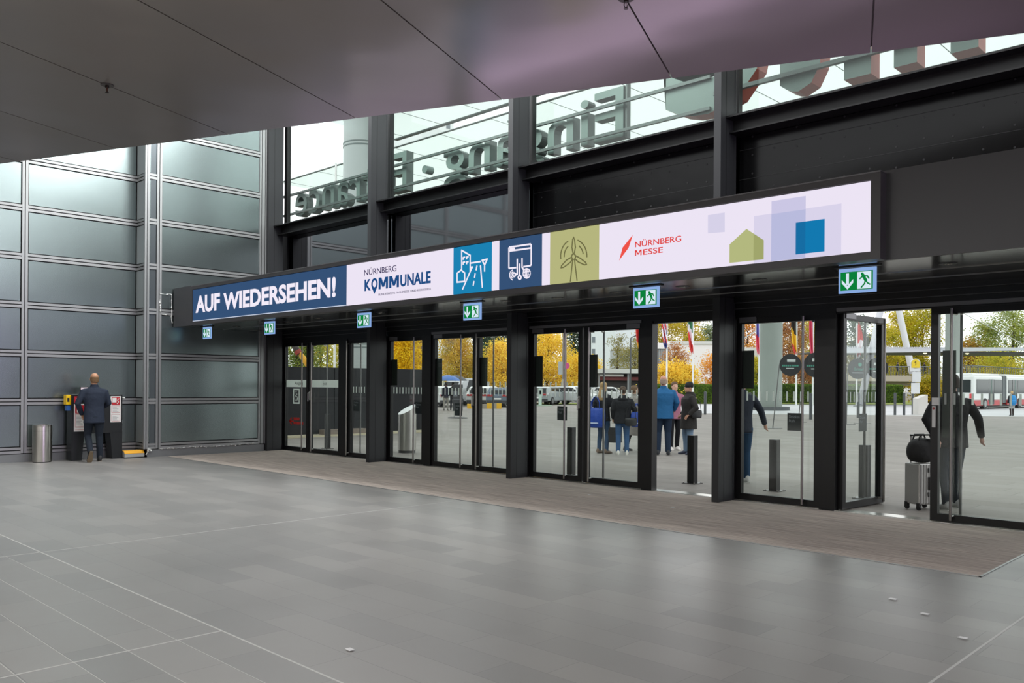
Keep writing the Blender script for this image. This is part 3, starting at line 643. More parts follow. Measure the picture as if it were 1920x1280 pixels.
# ------------------------------------------------------------------ people
SKIN = mat('skin', '#b98a72', .5); EYEW = mat('eye_dark', '#20160f', .2)
def remesh(o, v, sm=3):
    md = o.modifiers.new('union', 'REMESH'); md.mode = 'VOXEL'; md.voxel_size = v; md.use_smooth_shade = True
    if sm: s = o.modifiers.new('soft', 'SMOOTH'); s.iterations = sm; s.factor = .5
    return o
def person(label, pos, face, h, top, leg, shoe, hair=('short', '#4a3a2c'), skin='#b98a72', coat=None, step=0.0, heel=None, arms=None, turn=0.0, lean=0.0, sole=None, topstyle='jacket', legw=1.0, group=None, wide=1.0, mid=None, fine=True, puff=1.0, hood=False):
    """A figure facing +y locally, right side +x, 1.75 m tall before scaling."""
    s = h / 1.75; rz = math.atan2(-face[0], face[1])
    t = thing('person', label, 'person', (pos[0], pos[1], pos[2] if len(pos) > 2 else 0), rz, group); t.scale = (s, s, s)
    V = lambda *a: Vector(a); sk = mat('skin_' + skin[1:], skin, .5)
    arms = arms or {}
    hipz = .92; A = {}
    for sd, nm in ((1, 'R'), (-1, 'L')):
        sh = V(sd * .18 * wide, lean * .5, 1.385)
        el, wr = arms.get(nm, ((sd * .245, -.04, 1.14), (sd * .255, .03, .89)))
        A[nm] = [sh, V(*el), V(*wr)]
        st = step * sd
        lift = heel if (heel and heel[0] == nm) else None
        if lift: A['leg' + nm] = [V(sd * .09, 0, hipz), V(sd * .095, .1, .5), V(sd * .10, -.22, .2)]; A['foot' + nm] = ([V(sd * .10, -.24, .19), V(sd * .11, -.17, .055)], True)
        else:
            A['leg' + nm] = [V(sd * .09, 0, hipz), V(sd * .105, .03 + st * .55, .5), V(sd * .11, st - .02, .085)]
            A['foot' + nm] = ([V(sd * .112, st - .05, .045), V(sd * .13, st + .19, .03)], False)
    # body: one continuous skin from head to feet
    b = MB(); T = Matrix.Translation((0, lean, 0)) @ Matrix.Rotation(turn, 4, 'Z')
    hd = [(1.515, .03, .03, 0, .055), (1.53, .05, .055, 0, .04), (1.56, .062, .078, 0, .025), (1.60, .070, .088, 0, .012), (1.64, .074, .094, 0, .004), (1.68, .074, .096, 0, -.002), (1.715, .064, .084, 0, -.006), (1.74, .042, .055, 0, -.01), (1.75, .015, .02, 0, -.01)]
    b.stack(hd, 18, T)
    b.tube([T @ V(0, .098, 1.645), T @ V(0, .112, 1.61), T @ V(0, .10, 1.6)], [.008, .015, .01], 8)          # nose
    for q in (-1, 1): b.ball(T @ V(q * .077, -.005, 1.625), .03, 8, 6, (.35, .6, 1))                           # ears
    b.ball(T @ V(0, .094, 1.568), .02, 8, 5, (1.2, .35, .45)); b.ball(T @ V(0, .078, 1.53), .024, 8, 5, (1, .7, .7))
    b.tube([V(0, lean * .6 - .02, 1.42), T @ V(0, -.012, 1.56)], [.062, .052], 12)
    b.stack([(.86, .13, .09), (1.0, .13, .09), (1.15, .12, .085), (1.3, .14, .09, 0, lean * .3), (1.42, .15, .075, 0, lean * .5), (1.46, .07, .06, 0, lean * .6)], 16)
    for nm in 'RL':
        sh, el, wr = A[nm]; b.tube([sh, el, wr], [.045, .036, .025], 10)
        d = (wr - el).normalized(); sd = 1 if nm == 'R' else -1
        side = Vector((0, 1, 0)) - d * d.y; side = side.normalized() if side.length > .2 else Vector((1, 0, 0))
        nrm = d.cross(side) * sd
        palm = wr + d * .05
        b.tube([wr - d * .01, wr + d * .03, wr + d * .075, wr + d * .095], [.022, .03, .032, .024], 10, True, .55)
        for k, (off, ln) in enumerate(((.03, .066), (.010, .075), (-.010, .07), (-.028, .055))):               # four fingers, curled a little
            p0 = wr + d * .08 + side * off; p1 = p0 + d * ln * .5 + nrm * .008; p2 = p1 + d * ln * .38 + nrm * .022
            b.tube([p0, p1, p2], [.0085, .008, .0065], 6)
        p0 = wr + d * .03 + side * .026; p1 = p0 + d * .035 + side * .022 + nrm * .012; b.tube([p0, p1, p1 + d * .03 + nrm * .01], [.0105, .0095, .0075], 6)   # thumb
        lg = A['leg' + nm]; b.tube(lg, [.075, .05, .036], 10); f, up = A['foot' + nm]; b.tube([lg[2], f[0], f[0].lerp(f[1], .45)], [.034, .026, .016], 8)
    remesh(b.build('body', sk, t, world=False), .011 if fine else .02, 2)
    for q in (-1, 1): MB().ball(T @ V(q * .031, .083, 1.645), .011, 8, 6, (1.2, .6, .8)).build('eye', EYEW, t, world=False)
    # trousers
    lm = mat('legs_' + leg[1:], leg, .85, 0, .2, bump=(22, .25, .02)); g = MB()
    g.stack([(.80, .14, .11, 0, -.01), (.88, .172, .125, 0, -.012), (.98, .165, .115), (1.03, .155, .105)], 18)
    for nm in 'RL':
        a = A['leg' + nm]; sd = 1 if nm == 'R' else -1
        pts = [a[0] + V(0, -.01, -.02), a[0].lerp(a[1], .5), a[1], a[1].lerp(a[2], .5) + V(0, -.012, 0), a[2] + (a[2] - a[1]).normalized() * .02]
        g.tube(pts, [.098 * legw, .088 * legw, .068 * legw, .062 * legw, .055 * legw], 12)
    remesh(g.build('trousers', lm, t, world=False), .012 if fine else .022, 3)
    # jacket or coat
    tm = mat('top_' + top[1:], top, .8, 0, .25, bump=(14, .35, .03)); j = MB(); hem = coat if coat is not None else .80
    hw = .195 if coat is not None and coat < .7 else .182
    hw *= wide
    AR = .5 + .5 * puff
    secs_ = [(hem, hw * 1.02, .142)] + ([(.8, .185 * wide, .138)] if hem < .75 else []) + [(.98, .175 * wide, .128, 0, lean * .05), (1.1, .168 * wide, .122, 0, lean * .15), (1.25, .188 * wide, .132, 0, lean * .3), (1.36, .196 * wide, .125, 0, lean * .42), (1.43, .165 * wide, .10, 0, lean * .5), (1.475, .085, .08, 0, lean * .6), (1.50, .07, .07, 0, lean * .65)]
    secs_ = [(q[0], q[1] * (puff if q[0] < 1.4 else 1), q[2] * (puff * 1.08 if 1 < puff and q[0] < 1.4 else 1)) + q[3:] for q in secs_]
    j.stack(secs_, 22)
    if hood: j.stack([(1.35, .11, .05, 0, -.09), (1.42, .135, .075, 0, -.09), (1.48, .12, .07, 0, -.075), (1.525, .09, .05, 0, -.07)], 16)
    for nm in 'RL':
        sh, el, wr = A[nm]; j.tube([sh + (V(-.05 if nm == 'R' else .05, 0, .02)), sh, sh.lerp(el, .5), el, el.lerp(wr, .5), wr], [.05, .066 * puff, .064 * puff, .057 * puff, .051 * puff, .044 * AR], 12)
    remesh(j.build('coat' if coat is not None and coat < .75 else 'jacket', tm, t, world=False), .012 if fine else .022, 3)
    c = MB(); c.stack([(1.455, .095, .088, 0, lean * .6), (1.50, .075, .078, 0, lean * .65), (1.53, .07, .072, 0, lean * .7 - .01)], 16); remesh(c.build('collar', mid or tm, t, world=False), .012 if fine else .022, 1)
    # shoes
    sm = mat('shoe_' + shoe[1:], shoe, .5)
    for nm in 'RL':
        f, up = A['foot' + nm]; sh_ = MB()
        d = (f[1] - f[0]).normalized(); upv = Vector((0, 0, 1)) if not up else Vector((0, .75, .6)).normalized()
        rt = d.cross(upv).normalized(); upv = rt.cross(d)
        def ring(u, w, hh, lo): c_ = f[0] + d * u + upv * (hh / 2 + lo); return [c_ + rt * (w * math.cos(2 * PI * k / 12)) + upv * (hh / 2 * math.sin(2 * PI * k / 12)) for k in range(12)]
        sh_.loft([ring(-.055, .022, .06, -.035), ring(-.04, .038, .11, -.04), ring(.03, .042, .12, -.04), ring(.10, .046, .085, -.04), ring(.18, .046, .06, -.04), ring(.225, .025, .04, -.035)])
        so_ = sh_.build('shoe', sm, t, world=False, smooth=True)
        if sole:
            q = MB(); base = f[0] - upv * .038
            outl = [base + d * u + rt * w for u, w in ((-.06, -.025), (.03, -.04), (.14, -.05), (.22, -.03), (.22, .03), (.14, .05), (.03, .04), (-.06, .025))]
            q.prism(outl, upv * -.014); q.build('sole', mat('sole_' + sole[1:], sole, .7), so_, world=False)
    # hair or headgear
    if hair and hair[0] != 'none':
        hm = mat('hair_' + hair[1][1:], hair[1], .65, 0, .3, bump=(60, .4, .01)); k = MB()
        if hair[0] in ('short', 'long', 'bun'):
            k.stack([(1.57, .066, .05, 0, -.045), (1.61, .080, .075, 0, -.03), (1.66, .086, .092, 0, -.016), (1.70, .084, .1, 0, -.008), (1.735, .066, .08, 0, -.01), (1.76, .03, .04, 0, -.012)], 18, T)
        if hair[0] == 'long': k.stack([(1.30, .07, .03, 0, -.11 - lean), (1.42, .095, .045, 0, -.1), (1.54, .095, .06, 0, -.06), (1.64, .088, .07, 0, -.03)], 16, T)
        if hair[0] == 'bun': k.ball(T @ V(0, -.10, 1.66), .045, 10, 8)
        if hair[0] == 'ring':
            k.stack([(1.56, .062, .04, 0, -.055), (1.60, .080, .07, 0, -.032), (1.65, .082, .078, 0, -.027), (1.675, .078, .07, 0, -.035)], 18, T)
        if hair[0] == 'beanie':
            k.stack([(1.63, .084, .106, 0, -.002), (1.66, .09, .11, 0, -.004), (1.70, .088, .108, 0, -.008), (1.745, .072, .088, 0, -.014), (1.775, .04, .05, 0, -.016)], 18, T)
        remesh(k.build('beanie' if hair[0] == 'beanie' else 'hair', hm, t, world=False), .009 if fine else .02, 2)
    return t, A, s, rz
def wpt(t, p):
    return t.matrix_basis @ Vector(p)
aw = (FW.x, FW.y); rg = (R0.x, R0.y)
def mixv(a, b): return (aw[0] * a + rg[0] * b, aw[1] * a + rg[1] * b)

# the man in the hall
p = px(176, 860, -18.22)
person('bald man in dark blue suit standing at the black fire point', (p.x, p.y), (-.985, .17), 1.80, '#252c3a', '#20262f', '#121214', ('ring', '#6a5138'), '#b58668', step=.05, heel=('L', 1), sole='#6e5f4a', wide=1.06, coat=.76,
       arms={'L': ((-.30, -.02, 1.15), (-.20, .12, .93)), 'R': ((.27, .03, 1.15), (.16, .2, 1.05))})
# outside group
p = fl(1131, 849.5)
t1, A1, s1, r1 = person('woman with long blond hair and black jacket holding blue bags', (p.x, p.y), mixv(.75, .65), 1.70, '#25262c', '#2f4763', '#6f5c4c', ('long', '#a88a62'), '#c49a80', arms={'R': ((.25, .02, 1.16), (.235, .12, .92)), 'L': ((-.25, -.03, 1.15), (-.20, .16, 1.1))}, legw=.92)
p = fl(1167, 852)
t2, A2, s2, r2 = person('woman in quilted black jacket and blue jeans, seen from behind', (p.x, p.y), mixv(1, .08), 1.60, '#202125', '#34557d', '#cfccc6', ('bun', '#4a3b30'), '#c49a80', wide=1.08, coat=.80, legw=1.05, sole='#dcd9d2', puff=1.15, hood=True,
       arms={'R': ((.30, -.02, 1.16), (.30, .10, 1.0)), 'L': ((-.26, -.02, 1.15), (-.24, .06, .92))})
p = fl(1189, 845)
person('woman in long grey coat with orange scarf end beside the door post', (p.x, p.y), mixv(.35, .95), 1.62, '#86807a', '#211f22', '#2a2523', ('short', '#6d5540'), '#bb8f76', coat=.42, step=.16, sole='#d8d2c8', puff=1.08)
p = fl(1243, 852.5)
person('tall bald man in bright blue fleece jacket and dark jeans', (p.x, p.y), mixv(1, .12), 1.86, '#245c8a', '#222f42', '#1a1d24', ('ring', '#a08a7c'), '#c08a74', wide=1.12, puff=1.12, legw=1.12, arms={'R': ((.30, .02, 1.16), (.24, .15, .98)), 'L': ((-.3, .02, 1.16), (-.24, .15, .98))})
p = fl(1264, 843.5)
person('young woman in pink and black jacket facing the hall', (p.x, p.y), mixv(-.8, .1), 1.72, '#a0687c', '#1d1d21', '#cfcac6', ('bun', '#5a4435'), '#c99d88', step=.1, arms={'L': ((-.32, .05, 1.2), (-.42, .2, 1.28)), 'R': ((.25, .04, 1.15), (.2, .14, .95))})
p = fl(1291, 851.5)
t6, A6, s6, r6 = person('man in dark hooded coat, jeans and black beanie, in profile', (p.x, p.y), mixv(-.12, -1), 1.70, '#2b2827', '#6f8399', '#2c3346', ('beanie', '#161618'), '#b98a72', coat=.62, wide=1.05, step=.05, sole='#c9c9c9', puff=1.28, hood=True, legw=1.12, arms={'L': ((-.30, -.08, 1.13), (-.25, .08, .97)), 'R': ((.30, -.06, 1.13), (.24, .1, .97))})
p = fl(1396, 905)
person('man in dark jacket and jeans walking away behind the glass door', (p.x - .06, p.y), mixv(1, -.05), 1.80, '#2a2f3b', '#2b4560', '#c7c7c4', ('short', '#3a2f28'), '#b98a72', coat=.82, step=.08, arms={'R': ((.33, .03, 1.17), (.42, .10, .95)), 'L': ((-.26, -.05, 1.15), (-.26, .0, .9))}, sole='#bdbdb9')
p = fl(1780, 953)
t8, A8, s8, r8 = person('man in black coat pulling the silver suitcase, behind the door', (p.x + .02, p.y), mixv(1, .05), 1.80, '#1c1c1f', '#232a33', '#9a9a98', ('short', '#3a322c'), '#b58a78', coat=.80, wide=1.15, step=.1, arms={'R': ((.35, .02, 1.17), (.43, .10, .93)), 'L': ((-.36, -.08, 1.16), (-.28, -.2, .93))}, sole='#cfcfca')
# far figures
p = fl(1897, 779)
t9, A9, s9, r9 = person('fair-haired woman in grey skirt with blue backpack near the bus', (p.x, p.y), mixv(1, .2), 1.45, '#2a2a2d', '#3a302e', '#1f1c1b', ('short', '#c9a97a'), '#c49a80', coat=.8, step=.1, fine=False)
sk_ = MB(); sk_.stack([(.5, .19, .15), (.8, .18, .14), (1.0, .15, .11)], 16); sk_.build('skirt', mat('skirt_grey', '#a3a19f', .8), t9, world=False)
p = fl(836, 769.5)
ta, _, _, _ = person('person with dark navy coat walking under the blue umbrella', (p.x, p.y), mixv(1, 0), 1.72, '#26283a', '#8f8d88', '#55504c', ('short', '#2d2723'), '#b98a72', step=.08, arms={'R': ((.24, .06, 1.2), (.1, .2, 1.3))}, fine=False)
p = fl(849, 768.5)
tb, _, _, _ = person('person in black clothes walking under the dark umbrella', (p.x, p.y), mixv(1, .05), 1.74, '#222226', '#23232a', '#1c1c1e', ('short', '#2d2723'), '#b98a72', step=.12, arms={'R': ((.24, .06, 1.2), (.1, .2, 1.3))}, fine=False)
def umbrella(t, col, label, dx):
    o = wpt(t, (.1, .25, 1.25)); u = thing('umbrella', label, 'umbrella', (o.x, o.y, o.z))
    m = MB(); n = 8; N = 24; rings = []
    for k in range(7):
        a = k / 6 * 1.15; r = .78 * math.sin(a) / math.sin(1.15); z = .62 + .34 * (math.cos(a) - math.cos(1.15)) / (1 - math.cos(1.15))
        rings.append([Vector((max(r, .01) * (1 - .04 * (q % 3 == 1)) * math.cos(2 * PI * q / N), max(r, .01) * (1 - .04 * (q % 3 == 1)) * math.sin(2 * PI * q / N), z)) for q in range(N)])
    m.loft(rings, False); c = m.build('canopy', mat('umb_' + col[1:], col, .6), u, world=False); c.modifiers.new('thick', 'SOLIDIFY').thickness = .006
    MB().tube([(0, 0, 0), (0, 0, 1.02)], .008, 6).build('shaft', DSTEEL, u, world=False); MB().tube([(0, 0, -.12), (0, 0, .0)], .014, 6).build('handle', RUB, u, world=False)
umbrella(ta, '#4a72b8', 'open blue umbrella held over the person in navy', 0)
umbrella(tb, '#43474e', 'open dark grey umbrella held over the person in black', 0)
# bags
BLUE = mat('tote_blue', '#21439b', .5, 0, .4, bump=(9, .4, .04))
def tote(loc, rz, label, sc=1.0, col=BLUE, tilt=.15):
    t = thing('tote_bag', label, 'bag', loc, rz); t.scale = (sc,) * 3
    m = MB(); m.stack([(-.42, .15, .075, 0, 0), (-.40, .2, .095), (-.2, .23, .10), (-.02, .21, .05), (0, .2, .02)], 20); b = m.build('body', col, t, world=False, smooth='all')
    for s in (-1, 1):
        q = MB(); q.tube([(-.1, s * .03, -.05), (-.09, s * .025, .12), (-.03, s * .015, .22), (.03, s * .015, .22), (.09, s * .025, .12), (.1, s * .03, -.05)], .011, 6); q.build('strap', col, t, world=False)
    l = MB(); l.box(-.13, -.105, -.33, .1, -.1, -.30); l.box(-.13, .1, -.33, .1, .105, -.30); l.build('white_print', mat('bag_print', '#b9c4e2', .6), t, world=False)
    return t
q = wpt(t1, (-.12, -.16, 1.12)); tote((q.x, q.y, q.z), r1 + .2, 'large blue tote bag on the shoulder of the blond woman', 1.15)
q = wpt(t2, (.36, .02, 1.10)); tote((q.x, q.y, q.z), r2 + .7, 'blue tote bag under the arm of the woman in the quilted jacket', .85)
def handbag(loc, rz, label, w=.28, h=.26, d=.12, strap=.2, rigid=False):
    t = thing('handbag', label, 'bag', loc, rz); K = mat('bag_black', '#19191b', .5, 0, .5)
    m = MB(); m.stack([(-h, w * .42, d * .5), (-h * .95, w * .47, d * .55), (-h * .3, w * .5, d * .5), (0, w * .5, d * .3)], 16) if not rigid else m.box(-w / 2, -d / 2, -h, w / 2, d / 2, 0)
    m.build('body', K, t, world=False, smooth=False if rigid else 'all', bevel=.01 if rigid else 0)
    s = MB(); s.tube([(-w * .4, 0, -.02), (-w * .3, 0, strap * .7), (0, 0, strap), (w * .3, 0, strap * .7), (w * .4, 0, -.02)], .008, 6); s.build('strap', K, t, world=False); return t
q = wpt(t1, A1['R'][2]); handbag((q.x, q.y, q.z - .27), r1 + .3, 'black carrier bag hanging from the hand of the blond woman', .34, .36, .2, .22, True)
q = wpt(t2, (.2, -.16, .96)); handbag((q.x, q.y, q.z), r2 + .1, 'small black handbag at the hip of the woman in the quilted jacket', .3, .2, .12, .3)
q = wpt(t6, (-.29, -.10, 1.10)); handbag((q.x, q.y, q.z), r6 + PI / 2, 'black shoulder pouch on the man with the beanie', .26, .2, .1, .25)
q = wpt(t9, (0, -.2, 1.4)); bp = thing('backpack', 'bright blue backpack worn by the woman near the bus', 'backpack', (q.x, q.y, q.z), r9)
m = MB(); m.stack([(-.55, .14, .09), (-.5, .19, .13), (-.2, .2, .14), (0, .16, .1), (.05, .08, .05)], 16); m.build('main_bag', mat('pack_blue', '#1f86c9', .5), bp, world=False, smooth='all')
m = MB(); m.stack([(-.5, .12, .05, 0, -.12), (-.3, .14, .06, 0, -.13), (-.22, .1, .04, 0, -.12)], 12); m.build('front_pocket', mat('pack_blue', '#1f86c9', .5), bp, world=False, smooth='all')
# suitcase and bag on top
q = fl(1728, 954); C = thing('suitcase', 'silver hard-shell trolley suitcase standing behind the door post', 'suitcase', (q.x, q.y, 0), YAW * -1 + .35)
SILV = mat('case_silver', '#a9a8a5', .35, .6)
m = MB(); m.box(-.17, -.13, .075, .17, .13, .62); m.build('shell', SILV, C, world=False, bevel=.02)
m = MB()
for k in range(7): m.box(-.15 + k * .045, -.136, .09, -.135 + k * .045, -.13, .605)
m.build('groove', mat('case_groove', '#8b8a88', .4, .6), C, world=False)
m = MB(); m.box(-.02, -.15, .27, .02, -.13, .44); m.build('side_handle', RUB, C, world=False)
m = MB(); m.box(-.03, -.145, .50, .03, -.13, .56); m.box(-.03, -.145, .18, .03, -.13, .24); m.build('latch', DSTEEL, C, world=False)
for x in (-.15, .15):
    for y in (-.1, .1):
        w_ = MB(); w_.tube([(x - .012, y, .035), (x + .012, y, .035)], .035, 14); w_.build('wheel', RUB, C, world=False); w_ = MB(); w_.box(x - .02, y - .025, .045, x + .02, y + .025, .1); w_.build('wheel_housing', RUB, C, world=False)
m = MB()
for x in (-.09, .09): m.tube([(x, .1, .6), (x, .1, .98)], .008, 6)
m.tube([(-.1, .1, .98), (.1, .1, .98)], .013, 8); m.build('trolley_handle', DSTEEL, C, world=False)
g = thing('holdall', 'bulging black holdall resting on top of the silver suitcase', 'bag', (q.x, q.y, .622), YAW * -1 + .35)
m = MB(); m.stack([(0, .15, .11), (.05, .21, .15), (.16, .235, .17), (.27, .2, .14), (.33, .1, .07)], 20); m.build('body', mat('holdall_black', '#0c0c0d', .7, bump=(8, .4, .04)), g, world=False, smooth='all')
m = MB()
for y in (-.05, .05): m.tube([(-.12, y, .28), (-.08, y, .37), (.08, y, .37), (.12, y, .28)], .012, 6)
m.build('grip', RUB, g, world=False)
# ------------------------------------------------------------------ ground outside
PAVE = tile_mat('plaza_slab', '#807b76', '#8b8681', '#6c6864', 1.2, .5, (0, 0, 0), .6, .2, .006)
struct(MB().box(-75, 11.16, -.2, 40, 62, -.001).build('pavement', PAVE))
struct(MB().box(-420, -60, -.6, 300, 500, -.03).build('ground', mat('asphalt', '#8a8c8c', .8, 0, .3, noise=(.15, '#7c7e7f', .3))))
def strip(name, pts, z, m): return MB().prism([(p.x, p.y, z) for p in pts], (0, 0, .02)).build(name, m)
ROADM = mat('pale_road', '#b9bbbd', .55, 0, .4, noise=(.3, '#a5a7a9', .3))
struct(strip('road', [gnd(1150, 51), gnd(2500, 47), gnd(2500, 80), gnd(1150, 76)], -.018, ROADM))
struct(strip('kerb', [gnd(1150, 50.2), gnd(2500, 46.3), gnd(2500, 47), gnd(1150, 51)], .0, mat('kerb_stone', '#a7a6a2', .7)))
GRASS = mat('grass', '#6f7f45', .9, 0, .1, noise=(1.5, '#8a9150', .3))
gs = strip('grass', [gnd(990, 72), gnd(1110, 72), gnd(1110, 77), gnd(990, 77)], -.01, GRASS); gs['kind'] = 'stuff'
gs2 = strip('grass', [gnd(1290, 79), gnd(2300, 84), gnd(2300, 110), gnd(1290, 110)], -.012, GRASS); gs2['kind'] = 'stuff'
tag(gs, 'narrow grass strip in front of the silver parked cars', 'grass'); tag(gs2, 'grass around the hedge and bridge pier', 'grass')

# dark site fence
fe = thing('site_fence', 'tall dark boarded fence outside the first doors', 'fence', (-22.6, 11.4, 0))
FD = mat('fence_dark', '#19191d', .6, 0, .3); nb = 4; nw = 1.84
for k in range(nb):
    y0, y1 = 11.5 + k * nw, 11.5 + (k + 1) * nw - .02
    m = MB(); m.box(-22.64, y0, .06, -22.6, y1, 2.12); m.build('board_panel', FD, fe)
m = MB()
for k in range(nb + 1): m.box(-22.72, 11.45 + k * nw, 0, -22.66, 11.53 + k * nw, 2.1)
m.build('post', FD, fe)
struct(MB().box(-22.9, 11.3, -.01, -22.2, 18.9, .05).build('kerb_sand', mat('sand_kerb', '#b5ac93', .9)))
FO = mat('footing', '#7b6f66', .9); m = MB(); m.box(-22.58, 14.6, .05, -22.3, 16.2, .2); tag(m.build('fence_footing', FO), 'brownish concrete footing at the base of the dark fence', 'footing')
# steel ashtray with a slanted top
p = fl(763, 848); a = thing('ashtray_column', 'tall steel cylinder ashtray with slanted white top outside the doors', 'ashtray', (p.x, p.y, 0))
m = MB(); N = 40; r = .215; dirv = Vector((R0.x, R0.y, 0))
def zt(v): return 1.02 + .48 * (v.x * R0.x + v.y * R0.y) + .3 * (v.x * FW.x + v.y * FW.y)
ring = lambda rr, f: [Vector((rr * math.cos(2 * PI * k / N), rr * math.sin(2 * PI * k / N), f(Vector((rr * math.cos(2 * PI * k / N), rr * math.sin(2 * PI * k / N), 0))))) for k in range(N)]
m.loft([ring(r, lambda v: .06), ring(r, lambda v: .3), ring(r, lambda v: .8), ring(r, zt)], False); m.build('body', STEEL, a, world=False, smooth=True)
m = MB(); m.loft([ring(r * .99, zt), ring(r * .99, lambda v: zt(v) - .01)]); m.build('slanted_top', mat('top_white', '#dfe3e1', .35), a, world=False)
MB().stack([(0, .2, .2), (.06, .2, .2)], 32).build('base_ring', mat('ring_dark', '#4a4a4a', .5), a, world=False)
# square bollards on plates
def bollard(x, y, h, w, label):
    p = fl(x, y); b = thing('bollard', label, 'bollard', (p.x, p.y, 0), 0, 'dark square bollards outside the doors')
    MB().box(-w / 2, -w / 2, .012, w / 2, w / 2, h).build('post', ANTH, b, world=False, bevel=.004)
    MB().box(-w, -w, 0, w, w, .012).build('base_plate', DSTEEL, b, world=False)
    m = MB()
    for sx in (-1, 1):
        for sy in (-1, 1): m.cyl((sx * w * .8, sy * w * .8, .012), .012, .014, 6)
    m.build('bolt', STEEL, b, world=False)
    m = MB(); m.box(-w * .1, -w / 2 - .003, .3, w * .1, -w / 2, h - .03); m.build('front_groove', BLACKM, b, world=False)
bollard(614, 841, .86, .11, 'dark square bollard behind the Exit door, in front of the fence')
bollard(1071, 890, .86, .115, 'dark square bollard seen beside the pull bars of the mast door')
bollard(1298, 906, .80, .125, 'dark square bollard standing free in the open doorway')
bollard(1452, 920, .80, .125, 'dark square bollard seen behind the glass of the concrete column door')
bollard(1621, 934, .78, .13, 'dark square bollard seen through the open door leaf')

# ------------------------------------------------------------------ sign letters on rails above the doors
YL2 = 11.75; LETM = mat('letter_face', '#5f6d68', .5); LETD = mat('letter_side', '#464f4c', .5); REDS = mat('letter_red', '#97402f', .5)
def sign_word(root, word, xl, xr, zb, zt_, depth, face, side, bold, capl):
    """Letters read from outside: local x runs towards -X; xl/xr in world X of the ink ends."""
    me = text_mesh(word, bold); xs = [v.co.x for v in me.vertices]; a, b2 = min(xs), max(xs)
    cap = text_mesh(capl, bold); ys = [v.co.y for v in cap.vertices]; c0, c1 = min(ys), max(ys)
    k = (xr - xl) / (b2 - a); kz = (zt_ - zb) / (c1 - c0); out = []
    for i, ch in enumerate(word):
        if ch == ' ': continue
        pre = text_mesh(word[:i + 1], bold); x1 = max(v.co.x for v in pre.vertices)
        mm = text_mesh(ch, bold, .5); bx1 = max(v.co.x for v in mm.vertices); sh = x1 - bx1
        mm.materials.clear(); mm.materials.append(face); mm.materials.append(side)
        for p in mm.polygons: p.material_index = 0 if abs(p.normal.z) > .7 else 1; p.use_smooth = False
        for v in mm.vertices: v.co = Vector((xr - (v.co.x + sh - a) * k, YL2 + v.co.z * depth, zb + (v.co.y - c0) * kz))
        mm.update(); o = bpy.data.objects.new('letter', mm); COL.objects.link(o); o.parent = root; o.matrix_parent_inverse = root.matrix_basis.inverted(); out.append(o)
    return out
s1_ = thing('entrance_lettering', 'grey letters Eingang and Entrance on rails outside the high windows', 'sign', (-12, YL2, 5.8))
yl = lambda x: py(x, 300, YL2 - .1).x
sign_word(s1_, 'Entrance', yl(554), yl(762), 5.86, 6.72, .2, LETM, LETD, .005, 'E')
sign_word(s1_, 'Eingang', yl(832), yl(1168), 5.86, 6.72, .2, LETM, LETD, .005, 'E')
MB().tube([(yl(796), YL2 - .1, 6.2), (yl(796), YL2 + .1, 6.2)], .085, 20).build('dot', LETM, s1_)
RAILM = mat('sign_rail', '#4b5250', .5)
for z in (5.93, 6.42):
    for a, b2 in ((yl(536), yl(700)), (yl(733), yl(1336))): MB().box(a, YL2 - .2, z - .025, b2, YL2 - .15, z + .025).build('rail', RAILM, s1_)
for x in (yl(540), yl(737), yl(996)):
    MB().box(x - .03, YL2 - .15, 5.6, x + .03, YL2 - .09, 6.6).build('post', RAILM, s1_)
    for z in (5.93, 6.42): MB().tube([(x, 11.02, z), (x, YL2 - .16, z)], .02, 6).build('wall_bracket', RAILM, s1_)
MB().box(yl(1172), YL2 - .1, 5.82, yl(1175), YL2, 7.6).build('post', RAILM, s1_)
s2_ = thing('hall_lettering', 'huge grey letters with red sides outside the high windows', 'sign', (-6, YL2, 5.8))
for ch, a, b2, z1 in (('e', -7.95, -6.18, 7.75), ('t', -5.92, -5.12, 8.3), ('l', -4.97, -4.60, 8.4), ('i', -4.33, -3.98, 8.3), ('M', -3.6, -1.5, 8.4)): sign_word(s2_, ch, a, b2, 5.86, z1, .3, LETM, REDS, .03 if ch in 'et' else 0, ch)
for z in (6.12,): MB().box(yl(1345), YL2 - .24, z - .03, 0.5, YL2 - .17, z + .03).build('rail', RAILM, s2_)

# ------------------------------------------------------------------ translucent canopy roofs, columns, tower
CANM = bpy.data.materials.new('milk_glass_roof'); CANM.use_nodes = True; nt = CANM.node_tree; nt.nodes.remove(nt.nodes['Principled BSDF'])
d_ = nt.nodes.new('ShaderNodeBsdfDiffuse'); d_.inputs['Color'].default_value = (.85, .87, .86, 1); t_ = nt.nodes.new('ShaderNodeBsdfTranslucent'); t_.inputs['Color'].default_value = (.87, .91, .89, 1)
mx = nt.nodes.new('ShaderNodeMixShader'); mx.inputs[0].default_value = .8; nt.links.new(d_.outputs[0], mx.inputs[1]); nt.links.new(t_.outputs[0], mx.inputs[2]); nt.links.new(mx.outputs[0], nt.nodes['Material Output'].inputs['Surface'])
JN = mat('roof_joint', '#5c6664', .6)
def roof(name, label, x0, x1, y0, y1, z, px_, py_, slant=0):
    r = thing(name, label, 'roof', (x0, y0, z))
    MB().prism([(x0, y0, z), (x1, y0, z), (x1, y1, z), (x0 + slant, y1, z)], (0, 0, .04)).build('panel_field', CANM, r)
    m = MB(); y = y0
    while y < y1 - .2: m.box(x0, y - .05, z - .03, x1, y + .05, z - .001); y += py_
    m.box(x0 + slant, y1 - .18, z - .05, x1, y1, z - .001); m.build('cross_joint', JN, r)
    m = MB(); x = x0 + .6
    while x < x1: m.box(x - .012, y0, z - .01, x + .012, y1, z - .001); x += px_
    m.build('long_joint', JN, r); return r
